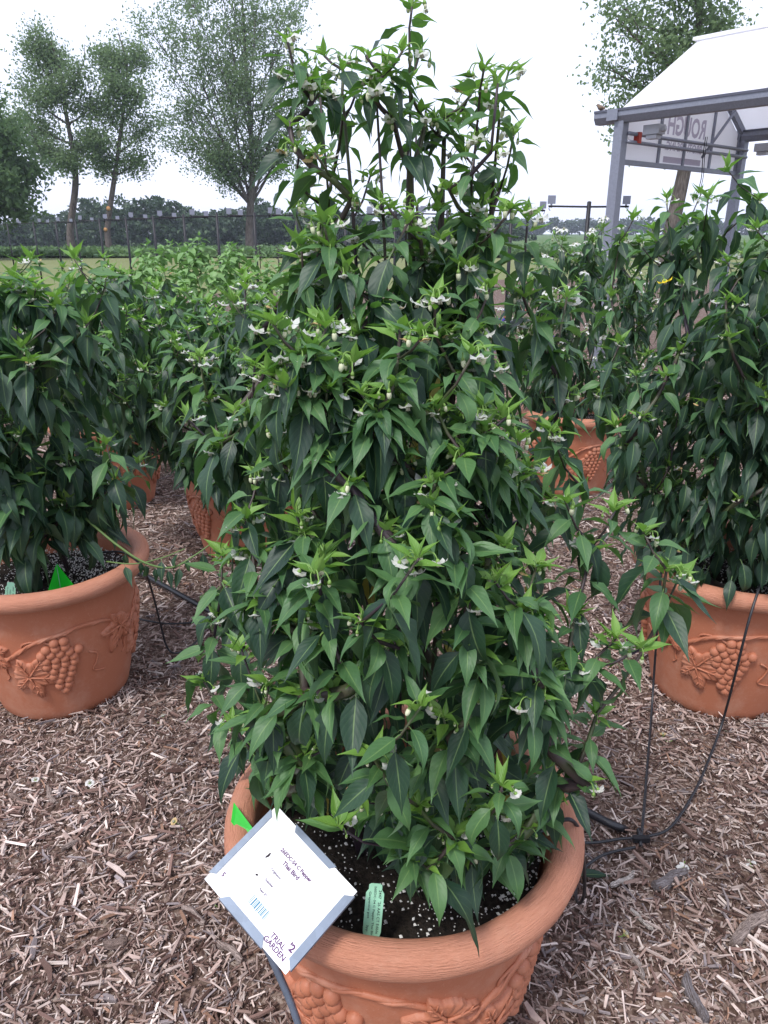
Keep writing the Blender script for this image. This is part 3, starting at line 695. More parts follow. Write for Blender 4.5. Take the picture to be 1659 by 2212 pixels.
top = [(620, 85, -.03), (655, 150, 0), (890, 15, 0), (905, 120, .03), (790, 120, -.05), (835, 150, 0), (740, 150, .05), (1045, 150, -.02), (1100, 150, .05), (1020, 190, .08), (1070, 230, .02), (1110, 290, 0),
       (625, 270, -.04), (690, 200, 0), (860, 200, .08), (960, 255, .05), (680, 330, -.08), (740, 260, .08), (900, 330, .1), (1000, 330, .06), (1060, 330, -.05), (640, 390, .05), (800, 380, .1), (1080, 410, .05), (970, 410, -.03), (1030, 300, .0), (870, 110, -.05), (920, 260, .02), (700, 120, .06), (990, 250, .1), (1075, 180, -.06), (800, 200, -.05), (850, 260, -.03), (880, 180, 0), (905, 240, .03), (840, 450, -.06), (900, 440, -.04), (760, 430, -.04)]
mid_ = [(700, 480, -.1), (885, 475, -.1), (1105, 450, -.06), (1140, 470, 0), (700, 530, .05), (640, 540, .05), (740, 590, -.12), (660, 610, -.05), (940, 640, -.16), (1060, 620, -.1), (1020, 560, .06), (820, 660, -.12), (690, 690, -.14), (770, 720, -.14), (1130, 640, -.02), (1225, 640, .06), (1010, 720, -.1), (1160, 700, .02), (600, 660, .1), (560, 720, .12), (500, 650, .14), (530, 610, .2),
        (430, 770, .06), (550, 790, -.05), (680, 770, -.14), (740, 830, -.2), (630, 830, -.1), (880, 860, -.22), (1045, 790, -.12), (1040, 880, -.2), (940, 880, -.22), (600, 920, -.15), (700, 930, -.2), (800, 930, -.23), (870, 1000, -.22), (1080, 960, -.17), (1120, 950, -.12), (690, 980, -.22), (480, 960, 0), (1190, 930, -.02), (1140, 1010, -.1), (610, 1000, -.12), (540, 900, -.02), (450, 860, .08), (400, 900, .12), (1000, 980, -.24), (1230, 850, .06), (560, 1020, -.1), (940, 1040, -.25), (760, 1050, -.25)]
low_ = [(530, 1120, -.14), (640, 1110, -.2), (830, 1150, -.27), (930, 1090, -.27), (960, 1130, -.28), (980, 1190, -.28), (1090, 1180, -.22), (880, 1180, -.28), (545, 1190, -.15), (700, 1200, -.25), (905, 1205, -.34), (600, 1270, -.2), (680, 1240, -.30), (690, 1310, -.26), (780, 1345, -.34), (640, 1340, -.22), (1220, 1080, -.12), (1330, 1100, -.1), (1390, 1150, -.12), (1280, 1180, -.1), (1440, 1230, -.14), (1390, 1400, -.2), (1330, 1380, -.18), (1225, 1440, -.2), (1240, 1330, -.16), (1470, 1240, -.1),
        (580, 1480, -.2), (500, 1560, -.14), (570, 1540, -.2), (660, 1500, -.25), (720, 1500, -.27), (770, 1480, -.28), (440, 1470, -.08), (910, 1525, -.345), (805, 1632, -.33), (1085, 1700, -.31), (1265, 1690, -.22), (730, 1785, -.29), (925, 1875, -.28), (1190, 1690, -.18), (860, 1400, -.28), (1010, 1400, -.28), (1130, 1320, -.25), (1060, 1500, -.26), (980, 1620, -.26), (520, 1400, -.14), (470, 1330, -.06), (480, 1200, -.05), (620, 1620, -.16), (1150, 1560, -.2), (1010, 1290, -.28), (1160, 1220, -.2), (700, 1620, -.22), (1290, 1540, -.14), (880, 1700, -.24), (560, 1300, -.2), (1180, 1440, -.2)]
top += [(rnd.uniform(610, 1110), rnd.uniform(140, 500), rnd.uniform(-.06, .14)) for _ in range(12)]
mid_ += [(rnd.uniform(640, 1100), rnd.uniform(430, 640), rnd.uniform(-.10, .12)) for _ in range(20)] + [(rnd.uniform(560, 1120), rnd.uniform(700, 1080), rnd.uniform(-.24, -.12)) for _ in range(34)]
low_ += [(rnd.uniform(540, 1180), rnd.uniform(1150, 1650), rnd.uniform(-.28, -.18)) for _ in range(22)] + [(880, 1790, -.22), (1000, 1760, -.22), (1140, 1790, -.18), (840, 1740, -.22), (650, 1690, -.18), (590, 1700, -.12), (1180, 1780, -.1), (1010, 1850, -.2), (850, 1830, -.24), (1090, 1830, -.2), (980, 1810, -.27), (1060, 1760, -.26), (900, 1740, -.28), (770, 1720, -.24), (650, 1640, -.22), (1180, 1700, -.15), (600, 1580, -.2)]
ttop, tmid, tlow = P_at(mb_, top), P_at(mb_, mid_), P_at(mb_, low_)
back_t = []
for i in range(46):
    z = rnd.uniform(.12, .85); a = rnd.uniform(.1, 3.04); R = .30 * (1 - .45 * abs(z - .45)); back_t.append(np.array([R * math.cos(a), R * math.sin(a) * .85, z]))
main.grow(tlow + tmid + back_t + ttop)
lowset = {tuple(np.round(t, 4)) for t in tlow}; topset = {tuple(np.round(t, 4)) for t in ttop}; backset = {tuple(np.round(t, 4)) for t in back_t}
for last, path in main.tips:
    key = tuple(np.round(path[-1], 4))
    if key in topset: main.rosette(path, .64, 1, 5, 4, rnd.choice((0, 1, 1, 2)), 2, .7)
    elif key in backset: main.rosette(path, .95, 6, 4, 3, 0, 0)
    elif key in lowset and path[-1][1] < -.265 and rnd.random() < .9: main.rosette(path, 1.12 if path[-1][2] < .32 else .86, 2 if path[-1][2] < .32 else 3, 8, 4, rnd.choice((1, 1, 2)), 3)
    elif key in lowset: main.rosette(path, .84, 3, 9, 5, rnd.choice((0, 1, 2, 2)), 3) if path[-1][0] < .30 else main.rosette(path, .86, 2, 6, 4, rnd.choice((1, 1, 2)), 3)
    else: main.rosette(path, .76, 4, 9, 5, rnd.choice((1, 1, 2, 3)), 3)
# leaves along the branches
for last, path in main.tips:
    top_ = path[-1][2] > .92
    for q in path[1:-2:2]:
        if main.r.random() < (.10 if top_ else .12 if path[-1][0] > .30 else .40): main.leaf(q, main.r.uniform(0, 6.28), D(main.r.uniform(-75, -20)), main.r.gauss(0, .3), main.r.uniform(.055, .090) * (.7 if top_ else 1), 'mature')
for i in range(760):    # inner foliage
    z = main.r.uniform(.03, .90); a = main.r.uniform(0, 6.28); R = (.20 if z < .55 else .15 if z < .75 else .12) * math.sqrt(main.r.random())
    main.leaf(np.array([R * math.cos(a), R * math.sin(a), z + .04]), a + main.r.gauss(0, .5), D(main.r.uniform(-80, -20)), main.r.gauss(0, .3), main.r.uniform(.06, .095), 'mature' if main.r.random() > .03 else 'yellow')
main.finish_stems()

def pepper(key, label, height, rx, ry, n, seed, cx=0, cy=0, fams=('young', 'mid', 'mature'), Lmax=.115, flowers=FL, fs=1.0, zlow=.06, inner=350, pfl=.5, frontbias=.62, extra=(), topw=.75, nmat=6, size=1.0, innerlow=.05):
    base = np.array([*POTS[key], .395]); height += .035; zlow += .035; innerlow += .035; p = Plant('pepper_plant', label, 'pepper plant', base, GPL, seed, fams, Lmax, flowers, fl_scale=fs); r = p.r
    p.stems([(r.uniform(-.08, .08), r.uniform(-.08, .08), cx * .5 + r.uniform(-.12, .12), cy * .5 + r.uniform(-.12, .12), height * r.uniform(.5, .7)) for _ in range(6)])
    tocam = math.atan2(-base[1], -base[0]); tips = []
    for i in range(n):
        z = zlow + (height - zlow) * (r.random() ** .85); t = (z - zlow) / (height - zlow)
        k = math.sin(math.pi * min(1, .18 + .55 * t + .02)) if t < .6 else 1 - (1 - topw) * (t - .6) / .4
        k *= math.sqrt(max(.05, 1 - max(0, (t - .82) / .2) ** 2 * .8))
        a = tocam + r.gauss(0, 1.0) if r.random() < frontbias else r.uniform(0, 6.28); q = r.uniform(.72, 1.05) if r.random() < .8 else r.uniform(.2, .7)
        tips.append(np.array([cx * t + rx * k * q * math.cos(a), cy * t + ry * k * q * math.sin(a), z + r.uniform(-.05, .08)]))
    tips += [aty(x, y, base[1] + dy) - base for x, y, dy in extra]
    p.grow(tips)
    for last, path in p.tips: p.rosette(path, size * r.uniform(.8, 1.05), nmat, 6, 4, (1 if r.random() < .6 else 2) if r.random() < pfl else 0, 1 if r.random() < .5 else 2)
    for last, path in p.tips:
        for q in path[1:-2:2]:
            if r.random() < .6: p.leaf(q, r.uniform(0, 6.28), D(r.uniform(-75, -20)), r.gauss(0, .3), Lmax * r.uniform(.75, 1.15), fams[2])
    for i in range(inner):
        z = r.uniform(innerlow, height * .85); a = r.uniform(0, 6.28); k = .8 * math.sqrt(r.random())
        p.leaf(np.array([cx * z / height + rx * k * math.cos(a), cy * z / height + ry * k * math.sin(a), z + .03]), a + r.gauss(0, .5), D(r.uniform(-80, -20)), r.gauss(0, .3), Lmax * r.uniform(.75, 1.15), fams[2])
    p.finish_stems(radial=5); return p
left_p = pepper('left', 'pepper plant with long drooping leaves above the planter with the folded green flag', .86, .26, .26, 66, 21, cx=.0, Lmax=.125, pfl=.6, fs=.95, zlow=.16, nmat=6, inner=300, innerlow=.08, extra=[(30, 600, 0), (70, 560, .05), (160, 560, -.05), (230, 600, 0), (250, 1040, -.1), (230, 960, -.1), (300, 1000, .1), (120, 640, -.1), (20, 620, -.1), (190, 700, -.1)])
right_p = pepper('right', 'broad leafy pepper plant above the planter with two thin tubes on its side', 1.06, .47, .38, 140, 22, cx=.03, Lmax=.098, pfl=.9, fs=.95, nmat=5, zlow=.12, inner=1300, topw=.85, extra=[(1570, 365, 0), (1440, 430, 0), (1530, 430, -.1), (1640, 430, 0), (1370, 470, .1), (1340, 520, .1), (1320, 640, .1), (1310, 800, 0), (1330, 920, -.15), (1350, 960, -.2), (1390, 900, -.25), (1300, 850, 0)])
pepper('back_mid', 'pepper plant with white flowers filling the space before the basil', .70, .64, .50, 150, 23, cx=-.10, cy=-.16, Lmax=.118, pfl=1.0, fs=1.1, zlow=.02, nmat=5, topw=.95, size=1.0, extra=[(230, 590, 0), (300, 690, -.3), (390, 730, -.35), (480, 680, -.35), (330, 640, -.1), (520, 590, -.1), (240, 735, -.3), (430, 650, -.2), (560, 650, -.3), (350, 800, -.4), (450, 800, -.4), (260, 900, -.2), (400, 1000, -.42), (450, 1020, -.45), (500, 1010, -.45), (370, 950, -.4), (430, 940, -.45), (540, 1000, -.4), (470, 1060, -.45)])
pepper('back_right', 'narrow-leaved pepper plant with starry upright white flowers, before the greenhouse post', .95, .42, .40, 100, 24, fams=('slim_young', 'slim_mid', 'slim_mature'), Lmax=.12, flowers=FLS, fs=1.7, pfl=1.0, topw=.8, zlow=.1)
pepper('back_left', 'low pepper plant in the shade between the basil and the planter with the green flag', .84, .52, .44, 80, 25, Lmax=.12, pfl=.7, fs=1.2, zlow=.04, cy=-.1)

link('yellow_flower', flower_mesh('petal_yellow', .9, 61), right_p.root, Matrix.Translation(aty(1408, 605, right_p.base[1] - .34) - right_p.base) @ Matrix.Scale(1.3, 4))
# a thin side shoot trailing over the rim of the left planter
sh = curve_pts([aty(185, 1120, 2.02), aty(250, 1175, 1.98), aty(312, 1215, 1.96), aty(370, 1226, 1.97), aty(420, 1200, 2.0), aty(462, 1170, 2.02)], 6) - left_p.base
sh2 = curve_pts([aty(230, 1213, 1.97), aty(290, 1218, 1.96), aty(350, 1205, 1.98), aty(400, 1185, 2.0)], 6) - left_p.base
m = MB(); m.tube(sh, np.linspace(.0042, .0018, len(sh)), 6); m.tube(sh2, np.linspace(.0024, .0014, len(sh2)), 6); m.build('side_shoot', M['stem_green'], left_p.root)
for i, q in enumerate(list(sh[8::3]) + list(sh2[4::4])): left_p.leaf(q, rnd.uniform(-2.4, -.6), D(rnd.uniform(-85, -50)), rnd.gauss(0, .4), rnd.uniform(.045, .07), 'mature')

# basil
bp = np.array([*aty(450, 700, 5.3)[:2], .0])
bas = Plant('basil_plant', 'mounded light green basil plant behind the peppers', 'basil', bp, seed=31, stem='stem_green')
bas.stems([(bas.r.uniform(-.2, .2), bas.r.uniform(-.2, .2), bas.r.uniform(-.5, .5), bas.r.uniform(-.4, .4), .7) for _ in range(9)])
tips = []
for i in range(290):
    a = bas.r.gauss(-1.57, 1.3); e = math.asin(bas.r.uniform(0.0, 1)); R = bas.r.uniform(.88, 1.05)
    tips.append(np.array([1.08 * R * math.cos(a) * math.cos(e), .75 * R * math.sin(a) * math.cos(e), .50 + .80 * R * math.sin(e) + bas.r.uniform(0, .08)]))
tips += [aty(430, 510, bp[1]) - bp, aty(440, 530, bp[1]) - bp, aty(320, 525, bp[1] + .1) - bp, aty(500, 535, bp[1]) - bp, aty(560, 535, bp[1] + .2) - bp]
bas.grow(tips)
for last, path in bas.tips:
    P = np.array(path); az = bas.r.uniform(0, 6.28)
    for nd in range(5):
        az += math.pi / 2 + bas.r.gauss(0, .2); q = P[-1] - (P[-1] - P[-2]) / (np.linalg.norm(P[-1] - P[-2]) + 1e-9) * .028 * nd; sz = (.030, .052, .066, .075, .08)[nd] * bas.r.uniform(.85, 1.15)
        for sgn in (0, math.pi): bas.leaf(q, az + sgn, D((50, 15, -5, -18, -30)[nd] + bas.r.gauss(0, 10)), bas.r.gauss(0, .2), sz * 1.15, 'basil')
for i in range(900):
    a = bas.r.uniform(0, 6.28); e = math.asin(bas.r.random()); R = bas.r.uniform(.6, .88)
    bas.leaf(np.array([1.05 * R * math.cos(a) * math.cos(e), .75 * R * math.sin(a) * math.cos(e), .48 + .80 * R * math.sin(e)]), a, D(bas.r.uniform(-40, 10)), bas.r.gauss(0, .3), .085, 'basil')
bas.finish_stems()
sp = MB()
for (x, y) in ((505, 530), (515, 535), (560, 528), (600, 535), (470, 540)):
    q = aty(x, y, bp[1] + .2) - bp
    s1 = MB(); s1.tube([q - [0, 0, .16], q - [0, 0, .08], q], [.003, .003, .002], 5)
    for k in range(9): s1.ball(q - [.008 * math.cos(k * 2.1), .008 * math.sin(k * 2.1), .012 * k], .007, np.diag([1, 1, .6]), 6, 4)
    s1.build('seed_spike', M['twig_brown'], bas.root)

# bedding flowers behind
for (x, y, cols, lab, sd_) in ((1085, 790, ('petal_blue', 'petal_red', 'petal'), 'low bedding plant with violet and red flowers', 41), (1105, 835, ('petal', 'petal', 'petal_blue'), 'low bedding plant with mostly white flowers behind the tall pepper', 42), (1300, 830, ('petal', 'petal'), 'white-flowered bedding plant between the two peppers near the greenhouse', 43)):
    b = np.array([*atz(x, y, 0)[:2], 0.0]); p = Plant('bedding_plant', lab, 'flowers', b, seed=sd_, fams=('bedding',) * 3, stem='stem_green', maxparts=150)
    p.stems([(0, 0, .02 * i, .02 * (i % 2), .2) for i in range(3)]); r = p.r; tips = []
    for i in range(60):
        a = r.uniform(0, 6.28); e = math.asin(r.random()); tips.append(np.array([.45 * math.cos(a) * math.cos(e), .4 * math.sin(a) * math.cos(e), .1 + .5 * math.sin(e)]))
    p.grow(tips); fms = [flower_mesh(c, .9, 50 + i, True) for i, c in enumerate(cols)]
    for last, path in p.tips:
        for k in range(7): p.leaf(path[-1] - np.array([0, 0, .015 * k]), r.uniform(0, 6.28), D(r.uniform(-40, 40)), 0, r.uniform(.05, .08), 'bedding')
        if r.random() < .75: link('flower', r.choice(fms), p.root, Matrix.Translation(path[-1]) @ Matrix.Rotation(r.uniform(0, 6.28), 4, 'Z') @ Matrix.Scale(2.6, 4))
    p.finish_stems()
finalize_leaves()

# ------------------------------------------------------------------ plant card on its stake
def text_mesh(txt, size, mat, align='CENTER', bold=0.0):
    c = bpy.data.curves.new('lettering', 'FONT'); c.body = txt; c.size = size; c.align_x = align; c.align_y = 'CENTER'; c.offset = bold; c.resolution_u = 3
    o = bpy.data.objects.new('lettering', c); coll.objects.link(o)
    me = bpy.data.meshes.new_from_object(o.evaluated_get(bpy.context.evaluated_depsgraph_get())); me.name = 'lettering'
    bpy.data.objects.remove(o); bpy.data.curves.remove(c); me.materials.clear(); me.materials.append(mat); return me
def fit_text(txt, width, mat, bold=0.0, height=None):
    me = text_mesh(txt, .02, mat, 'CENTER', bold); n = len(me.vertices); co = np.empty(n * 3, np.float32); me.vertices.foreach_get('co', co); co = co.reshape(-1, 3)
    s = width / (co[:, 0].max() - co[:, 0].min()); co[:, 0] -= (co[:, 0].max() + co[:, 0].min()) / 2; sy = s if height is None else height / (co[:, 1].max() - co[:, 1].min())
    co[:, 0] *= s; co[:, 1] *= sy; me.vertices.foreach_set('co', co.ravel()); me.update(); return me
cs = CAM + ray(608, 1925) * (1.02 / 1.0)
nrm = CAM - cs + np.array([-.05, 0, .25]); nrm /= np.linalg.norm(nrm)
def on_card(x, y): d = ray(x, y); return CAM + d * (((cs - CAM) @ nrm) / (d @ nrm))
TL, TR, BR, BL = on_card(602, 1752), on_card(781, 1930), on_card(607, 2101), on_card(438, 1886)
e1 = (TR - TL) + (BR - BL); Wc = np.linalg.norm(e1) / 2; e1 /= np.linalg.norm(e1)
e2 = (TL - BL) + (TR - BR); e2 -= e1 * (e1 @ e2); Hc = np.linalg.norm((TL - BL) + (TR - BR)) / 2; e2 /= np.linalg.norm(e2); e3 = np.cross(e1, e2)
mid_c = (TL + TR + BR + BL) / 4
sign = empty('plant_card', (mid_c[0], mid_c[1], 0), label='square white plant card in a galvanised holder leaning on the rim of the grapevine planter', cat='sign')
CM = Matrix([[e1[i], e2[i], e3[i], mid_c[i] - (mid_c[i] if i < 2 else 0)] for i in range(3)] + [[0, 0, 0, 1]])
def cardxy(a, b): return ((a - .5) * Wc, (.5 - b) * Hc)
m = MB(); m.box((0, 0, 0), (Wc, Hc, .0015)); card = link('card', m.mesh('card', M['card']), sign, CM)
m = MB(); m.box((0, 0, -.0022), (Wc * .985, Hc * .985, .002)); link('backing_plate', m.mesh('backing_plate', M['galv']), sign, CM)
def lip(p, q, inn, w=.0135, name='holder_lip'):      # folded strip along an edge, mitred at its ends
    p = np.array([*p, 0]); q = np.array([*q, 0]); d = q - p; L = np.linalg.norm(d); d /= L; inn = np.array([*inn, 0.])
    o = -inn * .002; i_ = inn * w; vs = []
    for z in (.0012, .0028): vs += [p + o + [0, 0, z], q + o + [0, 0, z], q + i_ - d * w * .9 + [0, 0, z], p + i_ + d * w * .9 + [0, 0, z]]
    vs += [p + o * 1.6 + [0, 0, -.004], q + o * 1.6 + [0, 0, -.004]]
    mb = MB(); mb.add(vs, [(4, 5, 6, 7), (3, 2, 1, 0), (0, 1, 5, 4), (1, 2, 6, 5), (2, 3, 7, 6), (3, 0, 4, 7), (0, 8, 9, 1)], 0, False)
    return link(name, mb.mesh(name, M['galv']), sign, CM)
lip(cardxy(0, .93), cardxy(0, .07), (1, 0), .0065); lip(cardxy(.24, 0), cardxy(.74, 0), (0, -1), .0070); lip(cardxy(.20, 1), cardxy(.73, 1), (0, 1), .0095); lip(cardxy(1, .05), cardxy(1, .95), (-1, 0), .0100)
def card_text(txt, a, b, w, mat, bold=0.0, h=None, name='lettering'):
    x, y = cardxy(a, b); link(name, fit_text(txt, w * Wc, M[mat], bold, h), card, Matrix.Translation((x, y, .0011)))
card_text('26EDC-54 C Pepper', .479, .263, .37, 'ink', .0007); card_text('Thai Bird', .476, .336, .19, 'ink', .0007)
card_text('Originator', .404, .463, .120, 'ink_grey', .0006); card_text('Supplier', .418, .569, .095, 'ink_grey', .0006); card_text('Field ID', .431, .67, .085, 'ink_grey', .0006)
card_text('TRIAL', .785, .862, .155, 'ink', .0005); card_text('GARDEN', .80, .925, .235, 'ink', .0005); card_text("'2", .900, .81, .055, 'ink', .0007); card_text('S', .089, .839, .024, 'ink', .0008)
bc = MB(); r = random.Random(4); a = .395
while a < .585:
    w = r.choice((.005, .005, .009, .013)); x0, y0 = cardxy(a, .835); x1, y1 = cardxy(a + w, .745); bc.add([(x0, y0, .0011), (x1, y0, .0011), (x1, y1, .0011), (x0, y1, .0011)], [(0, 1, 2, 3)], 0, False); a += w + r.choice((.005, .006, .010))
link('barcode', bc.mesh('barcode', M['ink_blue']), card)
for (a, b, ln, wd, an) in ((.25, .40, .010, .0032, 1.45), (.293, .605, .004, .003, 0), (.12, .2, .0012, .001, 0), (.2, .14, .0012, .001, 0)):
    x, y = cardxy(a, b); sm = MB(); n = 12
    sm.add([(x + ln * .5 * math.cos(t) * math.cos(an) - wd * .5 * math.sin(t) * math.sin(an) * (1 + .3 * math.sin(3 * t)), y + ln * .5 * math.cos(t) * math.sin(an) + wd * .5 * math.sin(t) * math.cos(an) * (1 + .3 * math.sin(2 * t)), .00115) for t in np.arange(n) * 2 * math.pi / n], [tuple(range(n))], 0, False); link('smudge', sm.mesh('smudge', M['smudge']), card)
sb0 = mid_c - e2 * Hc * .30 - e3 * .008; sb1 = on_card(545, 1985) - e3 * .012; g1 = CAM + ray(596, 2090) * 1.05; g2 = CAM + ray(655, 2250) * 1.10; g3 = np.array([g2[0] + .03, g2[1] - .0, -.03])
st = MB(); off = np.array([mid_c[0], mid_c[1], 0]); pth = [p - off for p in curve_pts([sb0, sb1, g1, g2, g3], 5)]
for p, q in zip(pth[:-1], pth[1:]): pass
st.tube(pth, .0055, 4); st.build('stake', M['galv'], sign)

# ------------------------------------------------------------------ pale green plant tags and green flags
def plant_tag(b, lines, lab, lean, wid=.027, ln=.125, yaw=0.0, tilt=-.25):
    root = empty('plant_tag', b, label=lab, cat='plant tag', group='pale green plant tags in the planters'); 
    Mx = Matrix.Rotation(yaw, 4, 'Z') @ Matrix.Rotation(tilt, 4, 'X') @ Matrix.Rotation(lean, 4, 'Y')
    o = [(-wid / 2 * .5, -.03), (wid / 2 * .5, -.03), (wid / 2, .0), (wid / 2, ln * .80), (wid * .36, ln * .88), (wid * .36, ln * .97), (wid * .24, ln), (-wid * .24, ln), (-wid * .36, ln * .97), (-wid * .36, ln * .88), (-wid / 2, ln * .80), (-wid / 2, .0)]
    n = len(o); vs = [(x, -.0005, z) for x, z in o] + [(x, .0005, z) for x, z in o]
    fs = [tuple(range(n)), tuple(range(2 * n - 1, n - 1, -1))] + [(i, n + i, n + (i + 1) % n, (i + 1) % n) for i in range(n)]
    mb = MB(); mb.add(vs, fs, 0, False); t = link('tag_blade', mb.mesh('tag_blade', M['tag_green']), root, Mx)
    for i, s in enumerate(lines):
        me = fit_text(s, .078 * len(s) / 24, M['ink_black'], .0001, .0042)
        link('lettering', me, t, Matrix.Translation((wid * (.27 - .27 * i), -.0009, ln * .42)) @ Matrix.Rotation(math.pi / 2, 4, 'X') @ Matrix.Rotation(-math.pi / 2, 4, 'Z'))
yl0 = POTS['left'][1]
plant_tag(aty(803, 2012, .81), ["2447  '26 AAS CT Edible", '26EDC-54 C Pepper Thai Bird', 'Grapevine pot     3pp'], 'pale green printed plant tag standing in the soil beside the white card', .08, ln=.082, tilt=-.15)
plant_tag(aty(20, 1318, yl0 - .16), ["2447  '26 AAS CT Edible", '26EDC-54 C Pepper', 'Grapevine pot     3pp'], 'pale green printed plant tag in the planter with the folded green flag', .14, ln=.085, tilt=-.2, wid=.03)
def flag(tris, lab, stake):
    c = tris[0][0].copy(); c[2] = .40; root = empty('marker_flag', c, label=lab, cat='flag', group='bright green marker flags in the planters')
    for poly in tris:
        mb = MB(); P = np.array(poly) - c; n = np.cross(P[1] - P[0], P[2] - P[0]); n /= np.linalg.norm(n); k = len(P)
        mb.add(list(P + n * .0004) + list(P - n * .0004), [tuple(range(k)), tuple(range(2 * k - 1, k - 1, -1))] + [(i, k + i, k + (i + 1) % k, (i + 1) % k) for i in range(k)], 0, False); mb.build('flag_panel', M['flag'], root)
    mb = MB(); mb.tube([np.array(p) - c for p in stake], .0013, 6); mb.build('wire_stake', M['galv'], root)
yl = POTS['left'][1]
apex, bl, bm, br = aty(122, 1217, yl - .12), aty(100, 1288, yl - .15), aty(133, 1284, yl - .13), aty(172, 1280, yl - .16)
flag([[apex, bl, bm], [apex, bm, br]], 'bright green flag folded like a tent in the soil beside a pale tag', [apex + [0, 0, .0], bm, bm - [0, 0, .05]])
q = lambda x, y, z: atz(x, y, z)
a0, a1, a2, a3 = q(505, 1733, .50), q(499, 1775, .485), q(530, 1815, .47), q(552, 1797, .48)
flag([[a0, a1, a2, a3]], 'bright green flag showing behind the corner of the white card', [a3, a3 - [0, 0, .06]])

# ------------------------------------------------------------------ irrigation tubing
def tubing(name, pts, rad, lab, cat='tube', n=6):
    P = curve_pts([atz(p[0], p[1], p[2] + (.014 if p[2] < .05 else .03 if p[2] > .38 else .014)) for p in pts], n); b = P[0].copy(); b[2] = 0; mb = MB(); mb.tube(P - b, rad, 8); o = mb.build(name, M['black'], label=lab, cat=cat); o.location = b; return o
tubing('irrigation_pipe', [(215, 1190, .012), (300, 1235, .016), (450, 1318, .016), (700, 1452, .014), (1000, 1608, .014), (1265, 1752, .016), (1330, 1784, .010), (1350, 1792, -.01)], .0105, 'thick black irrigation pipe lying on the mulch behind the white card planter', 'pipe')
tubing('drip_tube', [(1080, 1840, .43), (1160, 1800, .45), (1215, 1772, .466), (1240, 1776, .462), (1256, 1810, .40), (1262, 1880, .26), (1262, 1930, .17), (1252, 1951, .12), (1244, 1935, .08), (1250, 1890, .03), (1300, 1848, .016), (1372, 1830, .014)], .0035, 'thin black drip tube looping over the rim of the white card planter')
tubing('drip_tube', [(1200, 1822, .014), (1285, 1820, .016), (1340, 1812, .016), (1400, 1806, .016), (1450, 1785, .016), (1500, 1710, .016), (1535, 1630, .02), (1562, 1555, .07), (1590, 1450, .26), (1615, 1350, .385), (1638, 1275, .465), (1650, 1246, .478), (1657, 1228, .475), (1664, 1212, .41)], .0035, 'thin black drip tube curving over the mulch and the wide pepper planter')
tubing('drip_tube', [(1383, 1826, .013), (1390, 1760, .016), (1398, 1660, .016), (1406, 1560, .018), (1412, 1470, .10), (1420, 1350, .30), (1425, 1280, .40), (1428, 1238, .457), (1436, 1222, .46), (1450, 1218, .42)], .0035, 'thin black drip tube running straight to the side of the wide pepper planter')
tubing('drip_tube', [(200, 1196, .425), (260, 1192, .44), (296, 1212, .462), (314, 1236, .44), (332, 1290, .30), (347, 1350, .14), (362, 1400, .03), (385, 1410, .014), (425, 1385, .014), (438, 1350, .018), (452, 1326, .022)], .0035, 'thin black drip tube looping down from the planter with the folded green flag')
tubing('drip_tube', [(262, 1326, .014), (300, 1337, .014), (360, 1347, .014), (420, 1343, .014), (456, 1328, .014)], .0035, 'short thin black tube lying on the mulch beside the planter with the folded green flag')
tubing('drip_tube', [(345, 960, .014), (330, 1010, .014), (312, 1060, .014), (290, 1100, .014)], .0035, 'thin black tube on the mulch behind the planter with the folded green flag')
# tee joint
p = atz(1385, 1812, .03); mb = MB(); mb.bar(p - [.02, 0, 0], p + [.02, 0, 0], .013, .013); mb.tube([p, p + [.004, .03, 0]], .0065, 8); o = MB(); 
t_ = mb.build('tee_joint', M['black'], label='small black tee joint where the thin drip tubes meet', cat='tube joint')

# fallen blossoms and leaf on the mulch
for i, (x, y) in enumerate([(575, 1632), (175, 1710), (95, 1680), (665, 1700), (605, 1725), (465, 1955), (800, 2385 // 2), (1580, 1590), (1630, 1880), (800, 2180), (760, 2060), (640, 1880), (395, 1790), (1480, 1860), (1452, 1600), (1330, 2000), (340, 1560), (1555, 1330)]):
    p = atz(x, y, .018); o = link('fallen_blossom', (FL + FLW)[i % 5] if i % 3 else FLW[0], label='small pale fallen blossom lying on the mulch', cat='blossom', group='fallen blossoms on the mulch'); o.location = p; o.rotation_euler = (rnd.uniform(2.4, 3.6), rnd.uniform(-.4, .4), rnd.uniform(0, 6)); o.scale = (1.25,) * 3
o = link('fallen_leaf', LV['mature'][0][3], label='single green leaf fallen on the mulch beside the hanging tube loop', cat='leaf'); o.location = atz(1245, 1892, .022); o.scale = (.075,) * 3; o.rotation_euler = (0, .05, .1)

